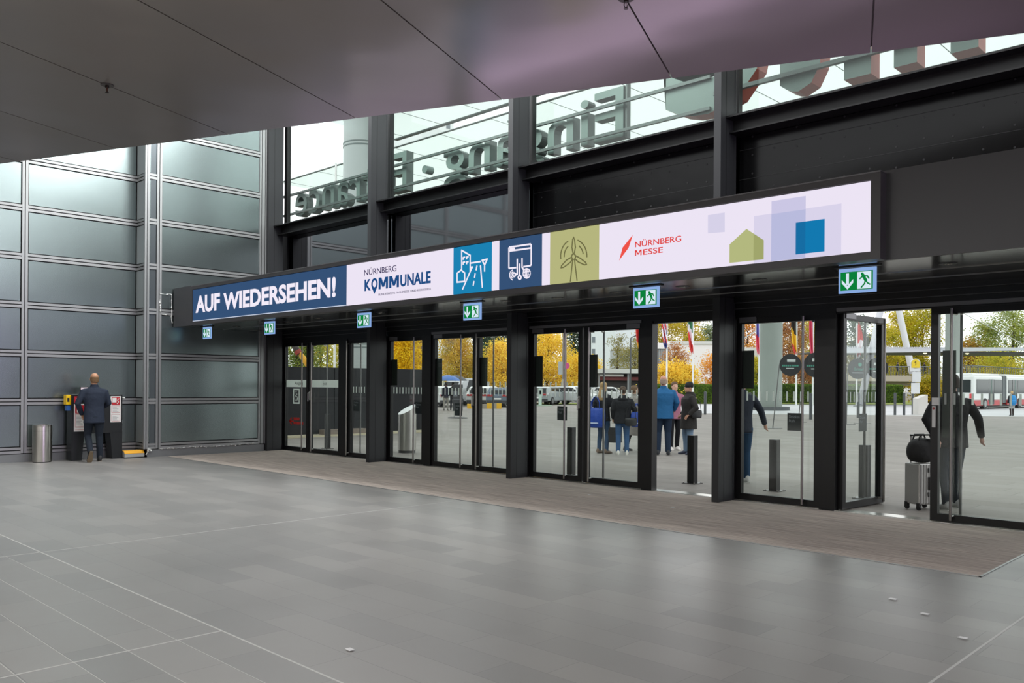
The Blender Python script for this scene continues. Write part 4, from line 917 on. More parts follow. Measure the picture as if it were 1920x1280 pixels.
e0 = dep(745, 262, 36); zA = e0.z; eU = dep(738, 205, 30)
roof('entrance_roof', 'near milky glass roof above the entrance plaza', e0.x, 6, 17, e0.y, zA, 2.4, 5.4)
e1 = dep(836, 300, 52)
roof('plaza_roof', 'far milky glass roof beyond the dark roof edge', e1.x, 6, e0.y + .6, e0.y + 26, zA - .02, 3.0, 6.0)
def round_column(x, y, D, d, z1, label, m, rings=False):
    p = gnd(x, D); c = thing('round_column', label, 'column', (p.x, p.y, 0))
    MB().stack([(0, d / 2, d / 2), (z1, d / 2, d / 2)], 40).build('shaft', m, c, world=False, smooth=True)
    if rings:
        for k in range(2, 9):
            for q in (0, .12): MB().stack([(k * 1.45 + q, d / 2 + .012, d / 2 + .012), (k * 1.45 + q + .05, d / 2 + .012, d / 2 + .012)], 40).build('ring_joint', mat('ring_joint', '#6a7472', .5), c, world=False)
    else: MB().stack([(0, d / 2 + .5, d / 2 + .5), (.25, d / 2 + .5, d / 2 + .5)], 32).build('plinth', mat('plinth_dark', '#55585a', .7), c, world=False)
    return c
round_column(1445.5, 768, 58.5, 1.5, zA - .9, 'thick pale concrete column standing on the plaza', mat('concrete_pale', '#8f9690', .8, noise=(.8, '#868d88', .3)))
round_column(676, 800, 31, 1.36, 15, 'round clad column behind the dark fence', mat('column_cladding', '#a9b0ae', .4, .2), True)
round_column(1786, 760, 68, 1.1, zA - .9, 'second pale round column behind the man with the suitcase', mat('concrete_pale', '#a3aaa4', .8))

# ------------------------------------------------------------------ buildings
def block(name, label, cat, c, w, d, z0, z1, rz, col, floors=(), parts=()):
    t = thing(name, label, cat, (c.x, c.y, 0), rz); wm = mat('wall_' + col[1:], col, .8)
    MB().box(-w / 2, 0, z0, w / 2, d, z1).build('walls', wm, t, world=False)
    MB().box(-w / 2 - .15, -.15, z1, w / 2 + .15, d + .15, z1 + .35).build('roof_edge', mat('roof_edge', '#c9cbc9', .7), t, world=False)
    WG = mat('window_dark', '#6b7478', .2)
    for (x, z, ww, hh) in floors:
        m = MB(); m.box(x, -.06, z, x + ww, -.0, z + hh); f = m.build('window', mat('window_rim', '#d6d8d6', .6), t, world=False)
        MB().box(x + .08, -.075, z + .08, x + ww - .08, -.06, z + hh - .08).build('pane', WG, f, world=False)
    return t
rv = YAW * -1                      # a front that faces the camera
D = 210; c = gnd(1129, D)
block('apartment_block', 'tall white apartment block behind the glass door with the women', 'building', c, 6.2, 10, 0, 55, rv - .0, '#d3d8d6', [(-2.7, z, 1.0, 1.7) for z in range(3, 54, 3)])
c = gnd(1170, 320); block('tower_block', 'distant pale high-rise with small dark windows', 'building', c, 17, 15, 0, 60, rv, '#dadddf', [(x, z, 1.4, 1.6) for x in (-6, -2, 3, 6) for z in range(18, 58, 5)])
c = gnd(1180, 185); block('grey_annex', 'grey two storey annex behind the bare branches', 'building', c, 6.6, 8, 0, 9.4, rv, '#a5a8a5', [(-2.2, 6.9, 1.9, 1.3), (-2.2, 4.2, 1.9, 1.0)])
c = gnd(818, 210); block('corner_tower', 'white corner high-rise seen through the second high window', 'building', c, 9, 16, 0, 70, rv + .6, '#d9dddb', [(-3.4, z, .9, 1.6) for z in range(30, 68, 5)] + [(2.2, z, 1.3, 1.6) for z in range(30, 68, 5)])
t = block('white_hall', 'low white hall with ribbed grey end behind the flag poles', 'building', gnd(1306, 105), 6.6, 9, 0, 6.8, rv - .06, '#e3e1e1', ())
RB = mat('ribbed_grey', '#8d9294', .5, .3); m = MB()
for k in range(10): m.box(-5.6 + k * .23, -.1 + .02 * (k % 2), 2.6, -5.4 + k * .23, 1.5, 6.2)
m.build('ribbed_end', RB, t, world=False); MB().box(-5.7, -.3, 6.2, -3.3, 3, 6.9).build('roof_edge', mat('wall_e3e1e1', '#e3e1e1', .8), t, world=False)
m = MB(); m.box(-1, -.12, .2, 3.3, 0, 1.9); m.build('dark_base', mat('base_louver', '#6f6d6b', .6), t, world=False)
m = MB(); m.box(-1, -.3, 1.95, 3.3, 0, 2.7); m.build('ledge', mat('wall_e3e1e1', '#e3e1e1', .8), t, world=False)
MB().box(3.3, -.5, 2.6, 9, 8, 6.4).build('side_wing', mat('wall_e3e1e1', '#e3e1e1', .8), t, world=False)
c = gnd(1162, 96); t = thing('station_shelter', 'flat-roofed shelter with dark opening behind the women', 'shelter', c, rv)
MB().box(-2.6, 0, 3.0, 4.2, 4, 3.5).build('roof_slab', mat('slab_pale', '#c6c9c5', .7), t, world=False)
MB().box(-2.6, 1.5, 0, 4.2, 4, 3.0).build('dark_opening', mat('opening_dark', '#3c3a3a', .8), t, world=False)
MB().box(-2.2, .9, 2.2, 4, 1.5, 2.6).build('red_beam', mat('beam_redbrown', '#74393a', .7), t, world=False)
MB().box(-2.2, .6, 2.65, .5, 1.0, 2.9).build('pale_beam', WHITE, t, world=False)
for x in (-2.3, 1, 3.8): MB().box(x - .1, .3, 0, x + .1, .5, 3).build('post', mat('post_grey', '#85888a', .6), t, world=False)

# ------------------------------------------------------------------ poles, flags and lamps
POLE = mat('pole_white', '#d8dbd8', .4); 
def flag_pole(x, D, bottom_y, cols, label, w=.34, side=-1, top=9.5):
    p = gnd(x, D); t = thing('flag_pole', label, 'flag', p, 0)
    MB().tube([(0, 0, 0), (0, 0, top)], [.085, .06], 12).build('mast', POLE, t, world=False, smooth=True); MB().ball((0, 0, top + .05), .09, 10, 6).build('finial', POLE, t, world=False)
    z0 = dep(x, bottom_y, D).z; zt2 = top - .2; m = MB(); nr, ncol = 24, 9; vs = []; fs = []; mi = []
    rx = Vector((R0.x, R0.y, 0)) * side; fy = Vector((FW.x, FW.y, 0))
    for i in range(nr + 1):
        f = i / nr; ww = w * (.5 + .7 * math.sin(PI * min(1, f * 1.15) * .85)) * (1 if f < .9 else (1 - (f - .9) * 6))
        for q in range(ncol + 1):
            u = q / ncol; pt = rx * (u * ww) + fy * (.12 * math.sin(u * 9 + f * 4)) + Vector((0, 0, zt2 + (z0 - zt2) * f + .5 * u * (1 - f) - .12 * math.sin(u * 7)))
            vs.append(pt)
    for i in range(nr):
        for q in range(ncol):
            fs.append((i * (ncol + 1) + q, i * (ncol + 1) + q + 1, (i + 1) * (ncol + 1) + q + 1, (i + 1) * (ncol + 1) + q)); mi.append(cols(i / nr, q / ncol))
    names_ = sorted(set(mi)); m.add(vs, fs); m.m = [names_.index(x_) for x_ in mi]
    o = m.build('flag_cloth', [mat('flag_' + n_[1:], n_, .7) for n_ in names_], t, world=False); o.modifiers.new('thick', 'SOLIDIFY').thickness = .01; return t
W1, RD, BL = '#e6e2e6', '#c8342f', '#2b3777'
uk = lambda f, u: (RD if (int(f * 11 + u * 4) % 3 == 0) else (BL if (int(f * 7 + u * 3) % 2 == 0) else W1)) if f < .9 else BL
flag_pole(1250, 74, 653, uk, 'white flag pole with limp red, white and blue British flag', .42)
flag_pole(1299, 74, 661, lambda f, u: '#2f6b45' if f + u * .15 < .62 else (W1 if f + u * .3 < .86 else RD), 'white flag pole with limp green, white and red Italian flag', .42, -1)
flag_pole(1199, 74, 652, lambda f, u: RD if f < .9 else '#d99a1c', 'white flag pole with limp red and gold flag beside the door post', .34, -1)
flag_pole(1423, 70, 664, lambda f, u: ('#5b52a8' if u < .5 else W1) if f < .68 else '#d8455c', 'white flag pole with blue, white and red flag beside the concrete column', .3, -1)
flag_pole(1493, 72, 663, lambda f, u: '#2a2522' if f + u * .1 < .66 else ('#e0b020' if f + u * .12 < .93 else RD), 'white flag pole with limp black, yellow and red Belgian flag', .42, -1)
flag_pole(1524, 76, 668, lambda f, u: W1 if (f > .93) else '#cf4560', 'white flag pole with limp crimson and white flag behind the pull bars', .34, -1)
flag_pole(1606, 76, 672, lambda f, u: RD if f < .5 or .70 < f < .88 else W1, 'white flag pole with limp red and white flag behind the open door leaf', .42, 1, 7.2)
p = gnd(1058, 74); t = thing('floodlight_mast', 'thick grey-brown mast carrying round traffic sign and plates', 'mast', p)
MB().tube([(0, 0, 0), (0, 0, 14)], [.21, .14], 16).build('mast', mat('mast_brown', '#7d736a', .7), t, world=False, smooth=True)
MB().cbox((-.12, -.25, 3.1), .55, .06, 1.1, rv).build('back_plate', mat('plate_grey', '#a3a6a5', .5), t, world=False)
MB().disc((.3, -.05, 3.3), .26, (FW.x * -1, FW.y * -1, 0), 24, .04).build('traffic_sign', mat('sign_magenta', '#b8497f', .5), t, world=False)
MB().cbox((.05, -.25, 1.7), .22, .1, .9, rv).build('notice_plate', mat('plate_beige', '#a39a8c', .6), t, world=False)
p = gnd(1182, 82); t = thing('street_lamp', 'slim grey street lamp with bent arm in front of the apartment block', 'lamp', p)
MB().tube([(0, 0, 0), (0, 0, 6.2), (.12, .1, 6.3), (.35, .34, 6.42)], [.09, .06, .05, .05], 10).build('post', mat('lamp_post', '#4d5154', .5), t, world=False); MB().cbox((.5, .49, 6.46), .6, .16, .08, -YAW).build('lamp_head', mat('lamp_post', '#4d5154', .5), t, world=False)
p = gnd(794, 62); t = thing('white_mast', 'tall white mast behind the dark fence', 'mast', p); MB().tube([(0, 0, 0), (0, 0, 14)], [.14, .12], 12).build('shaft', WHITE, t, world=False)
p = gnd(627, 40); t = thing('white_mast', 'slim white mast among yellow leaves behind the Exit door', 'mast', p); MB().tube([(0, 0, 0), (0, 0, 12)], [.06, .05], 12).build('shaft', WHITE, t, world=False)
# yellow excavator arm over the fence
t = thing('excavator', 'yellow digger arm rising above the dark fence', 'excavator', gnd(590, 36)); YEL = mat('digger_yellow', '#d6a12a', .5); DK = mat('digger_dark', '#3a3230', .5)
P2 = lambda x, y: dep(x, y, 36) - t.location
m = MB(); m.tube([P2(588, 697), P2(580, 686), P2(572, 676), P2(562, 662)], [.17, .2, .18, .13], 10, True, .6); m.build('boom', YEL, t, world=False)
m = MB(); m.tube([P2(562, 664), P2(555, 653), P2(549, 644)], [.12, .13, .12], 10); m.build('stick', DK, t, world=False)
m = MB(); m.tube([P2(561, 663), P2(557, 657)], [.15, .15], 10); m.build('red_joint', mat('digger_red', '#8e3226', .5), t, world=False)
b0 = P2(588, 697); m = MB(); m.tube([b0, b0 + Vector((.4, 0, -.9)), Vector((.8, 0, .9))], [.17, .22, .25], 10); m.build('boom_foot', YEL, t, world=False)
m = MB(); m.cbox((1.2, 0, 1.2), 2.4, 1.8, 1.2, -YAW); m.build('cab', YEL, t, world=False); m = MB(); m.cbox((1.2, 0, .35), 3, 2.2, .7, -YAW); m.build('tracks', DK, t, world=False)
# easel sign, yellow barrier
p = fl(858, 784); t = thing('easel_sign', 'dark swing sign on flat feet in front of the parked cars', 'sign board', (p.x, p.y, 0), rv)
m = MB(); m.box(-.24, -.04, .35, .24, .02, 1.62); m.build('board', mat('board_dark', '#2f2f33', .5), t, world=False, bevel=.02)
m = MB(); m.box(-.2, -.045, 1.05, -.02, -.04, 1.3); m.box(-.2, -.045, .9, .2, -.04, .93); m.build('pale_print', mat('board_print', '#6e7278', .6), t, world=False)
for x in (-.17, .17): MB().tube([(x, 0, .06), (x, 0, .36)], .02, 6).build('spring_leg', STEEL, t, world=False)
m = MB(); m.stack([(0, .48, .3), (.04, .47, .29), (.07, .3, .18)], 20); m.build('foot', ANTH, t, world=False)
p = fl(908, 766); t = thing('road_barrier', 'low yellow and grey striped barrier in front of the parked cars', 'barrier', (p.x, p.y, 0), rv)
for k in range(7): MB().box(-1.15 + k * .33, -.15, 0, -1.15 + (k + 1) * .33, .15, .32 + .05 * (k > 3)).build('yellow_block' if k % 2 == 0 else 'grey_block', mat('barrier_yellow', '#e0ac1e', .5) if k % 2 == 0 else mat('barrier_grey', '#9a9184', .6), t, world=False)
p = gnd(1013, 66); t = thing('service_pillar', 'slim pale service pillar on a base in front of the silver car', 'pillar', p, rv)
MB().box(-.12, -.1, .05, .12, .1, 1.35).build('body', mat('pillar_pale', '#b9ccc2', .5), t, world=False); MB().box(-.9, -.5, 0, .9, .5, .06).build('base', mat('pillar_base', '#a3b7a3', .7), t, world=False)
m = MB(); m.box(-.07, -.104, .9, .07, -.1, 1.2); m.build('display', CARGLASS, t, world=False)
# thin posts with a chain rail along the kerb
for x, y, l in ((1406, 783, 'beside the concrete column'), (1520, 786, 'behind the pull bar of the column door'), (1609, 783, 'behind the open door leaf'), (1678, 778, 'farther from the bus stop sign'), (1695, 778, 'nearest the bus stop sign'), (1322, 777, 'behind the man with the beanie')):
    p = fl(x, y); t = thing('guard_post', 'thin dark guard post at the kerb ' + l, 'post', (p.x, p.y, 0), 0, 'thin guard posts along the kerb')
    MB().tube([(0, 0, 0), (0, 0, 1.28)], .075, 10).build('post', mat('post_dark', '#4a4e51', .5), t, world=False); MB().ball((0, 0, 1.28), .076, 10, 6, (1, 1, .4)).build('cap', mat('post_dark', '#4a4e51', .5), t, world=False)
a, b2 = fl(1600, 783), fl(1700, 778); tag(MB().tube([(a.x, a.y, .62), (b2.x, b2.y, .62)], .02, 6).build('guard_rail', mat('post_dark', '#4a4e51', .5)), 'thin dark rail between the guard posts at the kerb', 'rail')
# round banners
def banner(cx, cy, D, d, bx_, by, label, words):
    c = dep(cx, cy, D); b = gnd(bx_, D); t = thing('round_banner', label, 'banner', (b.x, b.y, 0), rv, 'round dark banners on poles'); q = Vector((math.cos(rv), math.sin(rv), 0))
    off = (c - Vector((b.x, b.y, 0))).dot(q); zc = c.z
    m = MB(); m.disc((off, -.0, zc), d / 2, (0, -1, 0), 48, .02); m.build('disc', mat('banner_dark', '#17191c', .6), t, world=False)
    e = off - d / 2 * .98; MB().tube([(0, .03, .02), (e * .55, .03, zc * .55), (e, .03, zc), (e + .04, .03, zc + d * .2)], .022, 8).build('pole', DSTEEL, t, world=False)
    MB().box(-.3, -.2, 0, .3, .2, .02).build('base_plate', DSTEEL, t, world=False)
    WT = mat('banner_white', '#c4cac8', .6); GT = mat('banner_green', '#3f8a78', .6)
    if words == 'smart':
        o = fit_text('lettering', 'Smart', off - d * .2, off + d * .33, zc - d * .1, zc + d * .06, -.024, GT, t, .01); o.matrix_parent_inverse = Matrix()
        m = MB(); m.disc((off + d * .08, -.022, zc + d * .2), d * .09, (0, -1, 0), 20, .002); m.build('emblem', GT, t, world=False)
        m = MB(); m.box(off - d * .3, -.024, zc - d * .22, off + d * .28, -.02, zc - d * .17); m.build('small_line', mat('banner_grey', '#7d8288', .6), t, world=False)
    else:
        m = MB(); m.box(off - d * .16, -.024, zc + d * .14, off + d * .22, -.02, zc + d * .26); m.build('white_tag', WT, t, world=False)
        m = MB()
        for k in range(9): m.box(off - d * .38 + k * d * .085, -.024, zc - d * .07, off - d * .32 + k * d * .085, -.02, zc - d * .0)
        m.build('green_line', GT, t, world=False); m = MB(); m.box(off - d * .2, -.024, zc - d * .18, off + d * .16, -.02, zc - d * .14); m.build('small_line', WT, t, world=False)
banner(1482, 684, 33, .85, 1450, 803, 'round dark banner with white tag beside the concrete column', 'a')
banner(1530, 684, 39, 1.15, 1498, 791, 'round dark banner half hidden by the pull bars', 'a')
banner(1609, 691, 37, .90, 1588, 795, 'round dark banner reading Smart behind the open door leaf', 'smart')
banner(1645, 690, 38, .95, 1617, 794, 'round dark banner cut by the edge of the open door leaf', 'a')
# ------------------------------------------------------------------ cars
def car(x, D, rz, col, label, L=4.4, h=1.48, van=False, tail=True):
    p = gnd(x, D); t = thing('car', label, 'car', p, rz); m_ = mat('car_' + col[1:], col, .3, .1, .6); W = .88
    if not van: prof = [(-2.2, .35), (-2.2, .85), (-2.05, .98), (-1.85, 1.38), (-1.5, h - .02), (-.3, h), (.35, 1.36), (1.05, .98), (1.95, .86), (2.2, .68), (2.2, .35)]
    else: prof = [(-2.3, .35), (-2.3, 1.0), (-2.2, 1.8), (-1.9, h), (.7, h), (1.25, 1.62), (1.7, 1.1), (2.2, .95), (2.35, .7), (2.35, .35)]
    secs = []
    for y, s in ((-W, .0), (-W * .98, .0), (0, 0), (W * .98, 0), (W, 0)):
        secs.append([Vector((a * L / 4.4, y * (1 if z < 1.0 else (1 - .16 * (z - 1.0) / max(.3, h - 1.0))), z)) for a, z in prof])
    b = MB(); b.loft(secs); b.build('body', m_, t, world=False, bevel=.05)
    g = MB(); k = L / 4.4; f = 1 if not van else 1.35
    for s in (-1, 1):
        yy = s * (W * .9 + .0); g.prism([(-1.65 * k, s * W * .965, 1.02), (.85 * k, s * W * .965, 1.02), (.25 * k, s * W * .875, h - .14), (-1.45 * k, s * W * .875, h - .14)], (0, s * .02, 0))
    rearx = -2.1 if not van else -2.32
    g.prism([(-2.09 * k, -.66, 1.0), (-2.09 * k, .66, 1.0), (-1.84 * k, .58, h - .14), (-1.84 * k, -.58, h - .14)] if not van else [(-2.31 * k, -.66, 1.1), (-2.31 * k, .66, 1.1), (-2.2 * k, .6, h - .3), (-2.2 * k, -.6, h - .3)], (-.03, 0, .01))
    g.prism([(1.08 * k, -.68, .99), (1.08 * k, .68, .99), (.38 * k, .6, h - .1), (.38 * k, -.6, h - .1)] if not van else [(1.72 * k, -.68, 1.12), (1.72 * k, .68, 1.12), (1.28 * k, .62, h - .3), (1.28 * k, -.62, h - .3)], (.03, 0, .02))
    g.build('windows', CARGLASS, t, world=False)
    for s in (-1, 1):
        for a in (-1.35, 1.38):
            w = MB(); w.tube([(a * k, s * (W - .16), .33), (a * k, s * (W + .03), .33)], .33, 20); q = w.build('wheel', RUB, t, world=False)
            w = MB(); w.tube([(a * k, s * (W - .0), .33), (a * k, s * (W + .04), .33)], .21, 14); w.build('rim', ALU, q, world=False)
        r = MB(); r.box(-2.24 * k, s * .55 - .18, .78, -2.17 * k, s * .55 + .25 * (s > 0) + .18 * (s < 0), .92); r.build('tail_lamp', mat('tail_red', '#a32226', .3), t, world=False)
        r = MB(); r.box(2.12 * k, s * .58 - .2, .66, 2.22 * k, s * .58 + .2, .8); r.build('head_lamp', mat('lamp_clear', '#d5dadc', .1), t, world=False)
        r = MB(); r.ball((.75 * k, s * (W + .1), 1.02), .1, 8, 6, (.7, 1, .8)); r.build('mirror', m_, t, world=False)
    r = MB(); r.box(-2.245 * k, -.26, .55, -2.2 * k, .26, .66); r.build('number_plate', WHITE, t, world=False)
    r = MB(); r.box(-2.23 * k, -W + .05, .28, -2.1 * k, W - .05, .5); r.box(2.1 * k, -W + .05, .28, 2.23 * k, W - .05, .5); r.build('bumper', mat('bumper_dark', '#3a3b3d', .6), t, world=False)
    return t
fa = math.atan2(FW.y, FW.x)                # nose away from the camera
car(822, 62, fa + .5, '#b9bcbc', 'white car at the edge of the fence, half hidden by the umbrella couple')
car(868, 66, fa + 2.6, '#b3b6b9', 'white van parked behind the easel sign', 4.9, 2.1, True)
car(896, 74, fa + .1, '#53585c', 'dark grey car behind the white van', 4.5, 1.6)
car(915, 64, fa - .35, '#c8cac9', 'white hatchback seen from behind next to the yellow barrier', 4.3, 1.5)
car(950, 63, fa - .3, '#5f6d7c', 'blue-grey car seen from behind next to the white hatchback', 4.3, 1.42)
car(1001, 74, fa + .1, '#a0a6a6', 'pale car behind the slim service pillar', 4.3, 1.5)
car(1030, 71, fa - .45, '#959c9d', 'silver estate car seen from behind beside the mast', 4.5, 1.5)
car(1078, 72, fa - 2.2, '#bfc2c2', 'white car parked to the side of the grey-brown mast', 4.4, 1.55)
car(1150, 78, fa - 1.9, '#c4c6c6', 'white car between the two women outside', 4.4, 1.5)
car(1100, 84, fa + 1.2, '#8f979b', 'grey car behind the blond woman', 4.4, 1.5)
car(1716, 118, fa - 1.5, '#cfcfcf', 'white car under the footbridge behind the bus stop sign')
m = MB(); 
for k in range(28):
    p = gnd(822 + k * 10.5, 78); m.box(p.x - .05, p.y - .05, 0, p.x + .05, p.y + .05, 1.9)
fp = thing('parking_fence', 'pale picket fence behind the parked cars', 'fence', gnd(960, 78)); m.build('picket', mat('picket_pale', '#94978b', .6), fp)
a, b2 = gnd(818, 78), gnd(1110, 78); m = MB()
for z in (.6, 1.35): m.tube([(a.x, a.y, z), (b2.x, b2.y, z)], .04, 6)
m.build('rail', mat('picket_pale', '#94978b', .6), fp)

# ------------------------------------------------------------------ articulated bus
p = fl(1822, 770); pq = gnd(1826, 64); bus = thing('bus', 'white articulated city bus with red lower band on the road', 'bus', (pq.x, pq.y, 0), math.atan2(R0.y, R0.x) + .70); bus.scale = (.88, .88, .88)
BW = mat('bus_white', '#dadcda', .35, 0, .5); BR = mat('bus_red', '#b3262f', .35); BG = mat('bus_glass', '#20282a', .08, 0, .6); BEL = mat('bellows_grey', '#6f7476', .8)
def bus_part(x0, x1, rear, nm):
    m = MB(); m.box(x0, 0, .75, x1, 2.5, 2.92); m.build(nm, BW, bus, world=False, bevel=.12)
    m = MB(); m.box(x0 + .15, .2, 2.9, x1 - .1, 2.3, 3.12); m.build('roof_pod', BW, bus, world=False, bevel=.1)
    m = MB(); m.box(x0 + .02, -.015, .32, x1 - .02, 2.5, .78); m.build('red_band', BR, bus, world=False)
bus_part(0, 6.2, True, 'rear_body'); bus_part(7.3, 17, False, 'front_body')
m = MB(); 
for k in range(7): m.box(6.2 + k * .157, .06 + .05 * (k % 2), .5, 6.2 + (k + 1) * .157, 2.4, 2.95)
m.build('bellows', BEL, bus, world=False)
for a, b2 in ((.55, 3.05), (4.35, 6.0), (7.5, 8.4), (9.8, 12.6), (14, 16.6)): MB().box(a, -.03, 1.38, b2, .02, 2.6).build('side_window', BG, bus, world=False)
for a in (3.15, 8.5, 12.8):
    MB().box(a, -.03, .42, a + 1.15, .02, 2.62).build('door_glass', BG, bus, world=False); MB().box(a + .54, -.04, .42, a + .6, .0, 2.62).build('door_edge', mat('door_teal', '#5d7f74', .5), bus, world=False)
MB().box(-.03, .25, 1.45, .02, 2.25, 2.55).build('rear_window', BG, bus, world=False)
MB().box(-.03, .05, .45, .05, 2.45, .85).build('rear_bumper', BR, bus, world=False)
for y in (.12, 2.2): MB().box(-.05, y, .95, .03, y + .22, 1.35).build('tail_lamp', mat('tail_bright', '#d4444a', .3), bus, world=False)
for a in (2.35, 10.2, 15.2):
    w = MB(); w.tube([(a, -.03, .48), (a, .3, .48)], .48, 22); q = w.build('wheel', RUB, bus, world=False); w = MB(); w.tube([(a, -.05, .48), (a, .1, .48)], .28, 16); w.build('rim', ALU, q, world=False)
m = MB(); m.box(.3, .1, .2, 16.5, 2.4, .4); m.build('underframe', RUB, bus, world=False)

# ------------------------------------------------------------------ bus stop sign, planter, station roof, bridge
p = fl(1712, 777); t = thing('bus_stop_sign', 'bus stop post with round yellow sign numbered 1 and white timetable panels', 'bus stop sign', (p.x, p.y, 0), rv)
D_ = 50.5; Zp = lambda y: 1.62 + (726.6 - y) / F * D_
MB().tube([(0, .06, 0), (0, .06, Zp(676))], .06, 10).build('post', mat('post_dark', '#4a4e51', .5), t, world=False)
YB = mat('stop_yellow', '#e3c62a', .5); PWH = mat('panel_white', '#d3d6d8', .5)
m = MB(); m.box(-.18, -.02, Zp(696), .42, .02, Zp(679)); m.disc((.12, .02, Zp(681)), .3, (0, -1, 0), 28, .04); m.build('head_plate', PWH, t, world=False)
m = MB(); m.disc((.12, -.021, Zp(680.5)), .25, (0, -1, 0), 28, .008); m.box(-.13, -.03, Zp(689), .37, -.021, Zp(684)); m.build('yellow_sign', YB, t, world=False)
m = MB(); zc = Zp(680.5); strokes(m, [[(.07, zc + .05), (.13, zc + .11), (.13, zc - .11)]], .045, -.031); m.build('lettering', mat('stop_print', '#4a3c10', .6), t, world=False)
for za, zb2, dx in ((716, 696.5, .08), (738, 717.5, .02)): MB().box(-.14 + dx, -.02, Zp(za), .36 + dx, .02, Zp(zb2)).build('timetable_panel', PWH, t, world=False)
m = MB(); m.box(-.16, -.03, Zp(717.5), .1, .03, Zp(716)); m.build('clamp', RUB, t, world=False)
p = fl(1733, 778); t = thing('stone_planter', 'white stone block with sloping top beside the bus stop sign', 'planter', (p.x, p.y, 0), rv)
m = MB(); m.prism([(-.35, 0, 0), (-.35, 0, .98), (.05, 0, 1.15), (.2, 0, 1.2), (.2, 0, 0)], (0, .7, 0)); m.build('body', mat('stone_white', '#cdcac5', .7), t, world=False); MB().box(.2, .1, 0, .55, .6, .7).build('side_wing', mat('stone_white', '#cdcac5', .7), t, world=False)
# station roof band with lights and leaning masts
t = thing('station_roof', 'long slim pale station roof with lights spanning behind the flags', 'roof', gnd(1750, 74), rv); D_ = 74; Zr = lambda y: 1.62 + (727 - y) / F * D_
GB = mat('girder_pale', '#bcbfc4', .5, .2); kx = D_ / F
m = MB(); m.prism([(-9.5, 0, Zr(664)), (12, 0, Zr(654)), (12, 0, Zr(661.5) + .55), (-9.5, 0, Zr(664) + .5)], (0, .6, 0)); m.build('front_girder', GB, t, world=False)
MB().box(-9.5, .6, Zr(661), 12, 7, Zr(661) + .12).build('roof_deck', mat('deck_dark', '#4c4a48', .6), t, world=False)
m = MB(); 
for k in range(60): m.box(-9.3 + k * .2, -.05, Zr(664) + .5, -9.22 + k * .2, .1, Zr(664) + .62)
m.build('edge_cleat', GB, t, world=False)
for x in (-.3, 3.4, -8.2): MB().ball((x, .9, Zr(660) - .08), .14, 8, 5, (1.2, 1, .6)).build('roof_lamp', lamp_mat('warm_lamp', '#fff0b8', 2.2), t, world=False)
for x in (-8, 1.4, 10): MB().tube([(x, 3, 0), (x, 3, Zr(661))], .12, 10).build('post', GB, t, world=False)
def mast(x0, y0, x1, y1, D, w, label):
    a, b2 = dep(x0, y0, D), dep(x1, y1, D); d = (b2 - a) / (b2.z - a.z); a0 = a - d * (a.z if D < 100 else 0); a1 = a + d * (16 - a.z)
    t = thing('leaning_mast', label, 'mast', a0); MB().tube([(0, 0, 0), a1 - a0], [w, w * .85], 12).build('shaft', mat('mast_white', '#c9ccd2', .4), t, world=False, smooth=True)
    MB().tube([a1 - a0, Vector((R0.x, R0.y, 0)) * (14 if x1 < x0 else -14) + (Vector((0, 0, 4)))], .05, 6).build('stay_cable', mat('cable_pale', '#b9bab8', .5), t, world=False)
mast(1711, 700, 1685, 580, 110, .42, 'leaning white mast piercing the station roof behind the bus stop sign')
mast(1616, 745, 1650, 585, 80, .33, 'leaning white mast seen through the open door leaf')
def hz(px0, D, w, h0, h1, m, nm, par, d=.5): 
    c_ = gnd(px0, D) - par.location; q = Matrix.Translation((c_.x, c_.y, 0)) @ Matrix.Rotation(rv, 4, 'Z'); return MB().box(0, 0, h0, w, d, h1, q).build(nm, m, par, world=False)
DB = 108; t = thing('footbridge', 'concrete footbridge with railing behind the bus stop', 'bridge', gnd(1590, DB)); CON = mat('bridge_concrete', '#a89f94', .8)
ZB = lambda y: 1.62 + (726.5 - y) / F * DB
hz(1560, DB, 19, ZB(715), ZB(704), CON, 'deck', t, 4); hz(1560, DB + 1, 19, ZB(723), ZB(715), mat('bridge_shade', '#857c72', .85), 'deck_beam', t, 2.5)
hz(1664, DB + 1, 1.75, 0, ZB(720), CON, 'pier', t, 2)
m = MB(); q0 = gnd(1560, DB) - t.location; qd = Vector((R0.x, R0.y, 0))
for k in range(95): c_ = q0 + qd * (k * .2); m.box(c_.x - .02, c_.y - .02, ZB(704), c_.x + .02, c_.y + .02, ZB(687))
m.build('baluster', mat('rail_grey', '#6b6f72', .5), t, world=False); m = MB()
m.tube([q0 + Vector((0, 0, ZB(687))), q0 + qd * 19 + Vector((0, 0, ZB(687)))], .05, 6); m.build('handrail', mat('rail_grey', '#6b6f72', .5), t, world=False)
for x, l, c_ in ((1717, 'dark figure on the footbridge close behind the bus stop sign', '#1d1f26'), (1733, 'dark figure on the footbridge, the one nearer the door', '#23242c'), (1683, 'dark figure on the footbridge above the pier', '#2a2c36')):
    q = dep(x, 705, DB + 1.6); person(l, (q.x, q.y, ZB(704)), mixv(.2, 1), 1.75, c_, '#23252e', '#1a1a1a', ('short', '#201c19'), step=.1, fine=False)
a, b2 = gnd(1688, 100), gnd(1760, 98); tag(MB().prism([(a.x, a.y, 0), (b2.x, b2.y, 0), (b2.x, b2.y, .62), (a.x, a.y, .62)], Vector((FW.x, FW.y, 0)) * .3).build('low_wall', CON), 'low concrete wall behind the bus stop sign, hiding a white car', 'wall')['kind'] = 'thing'
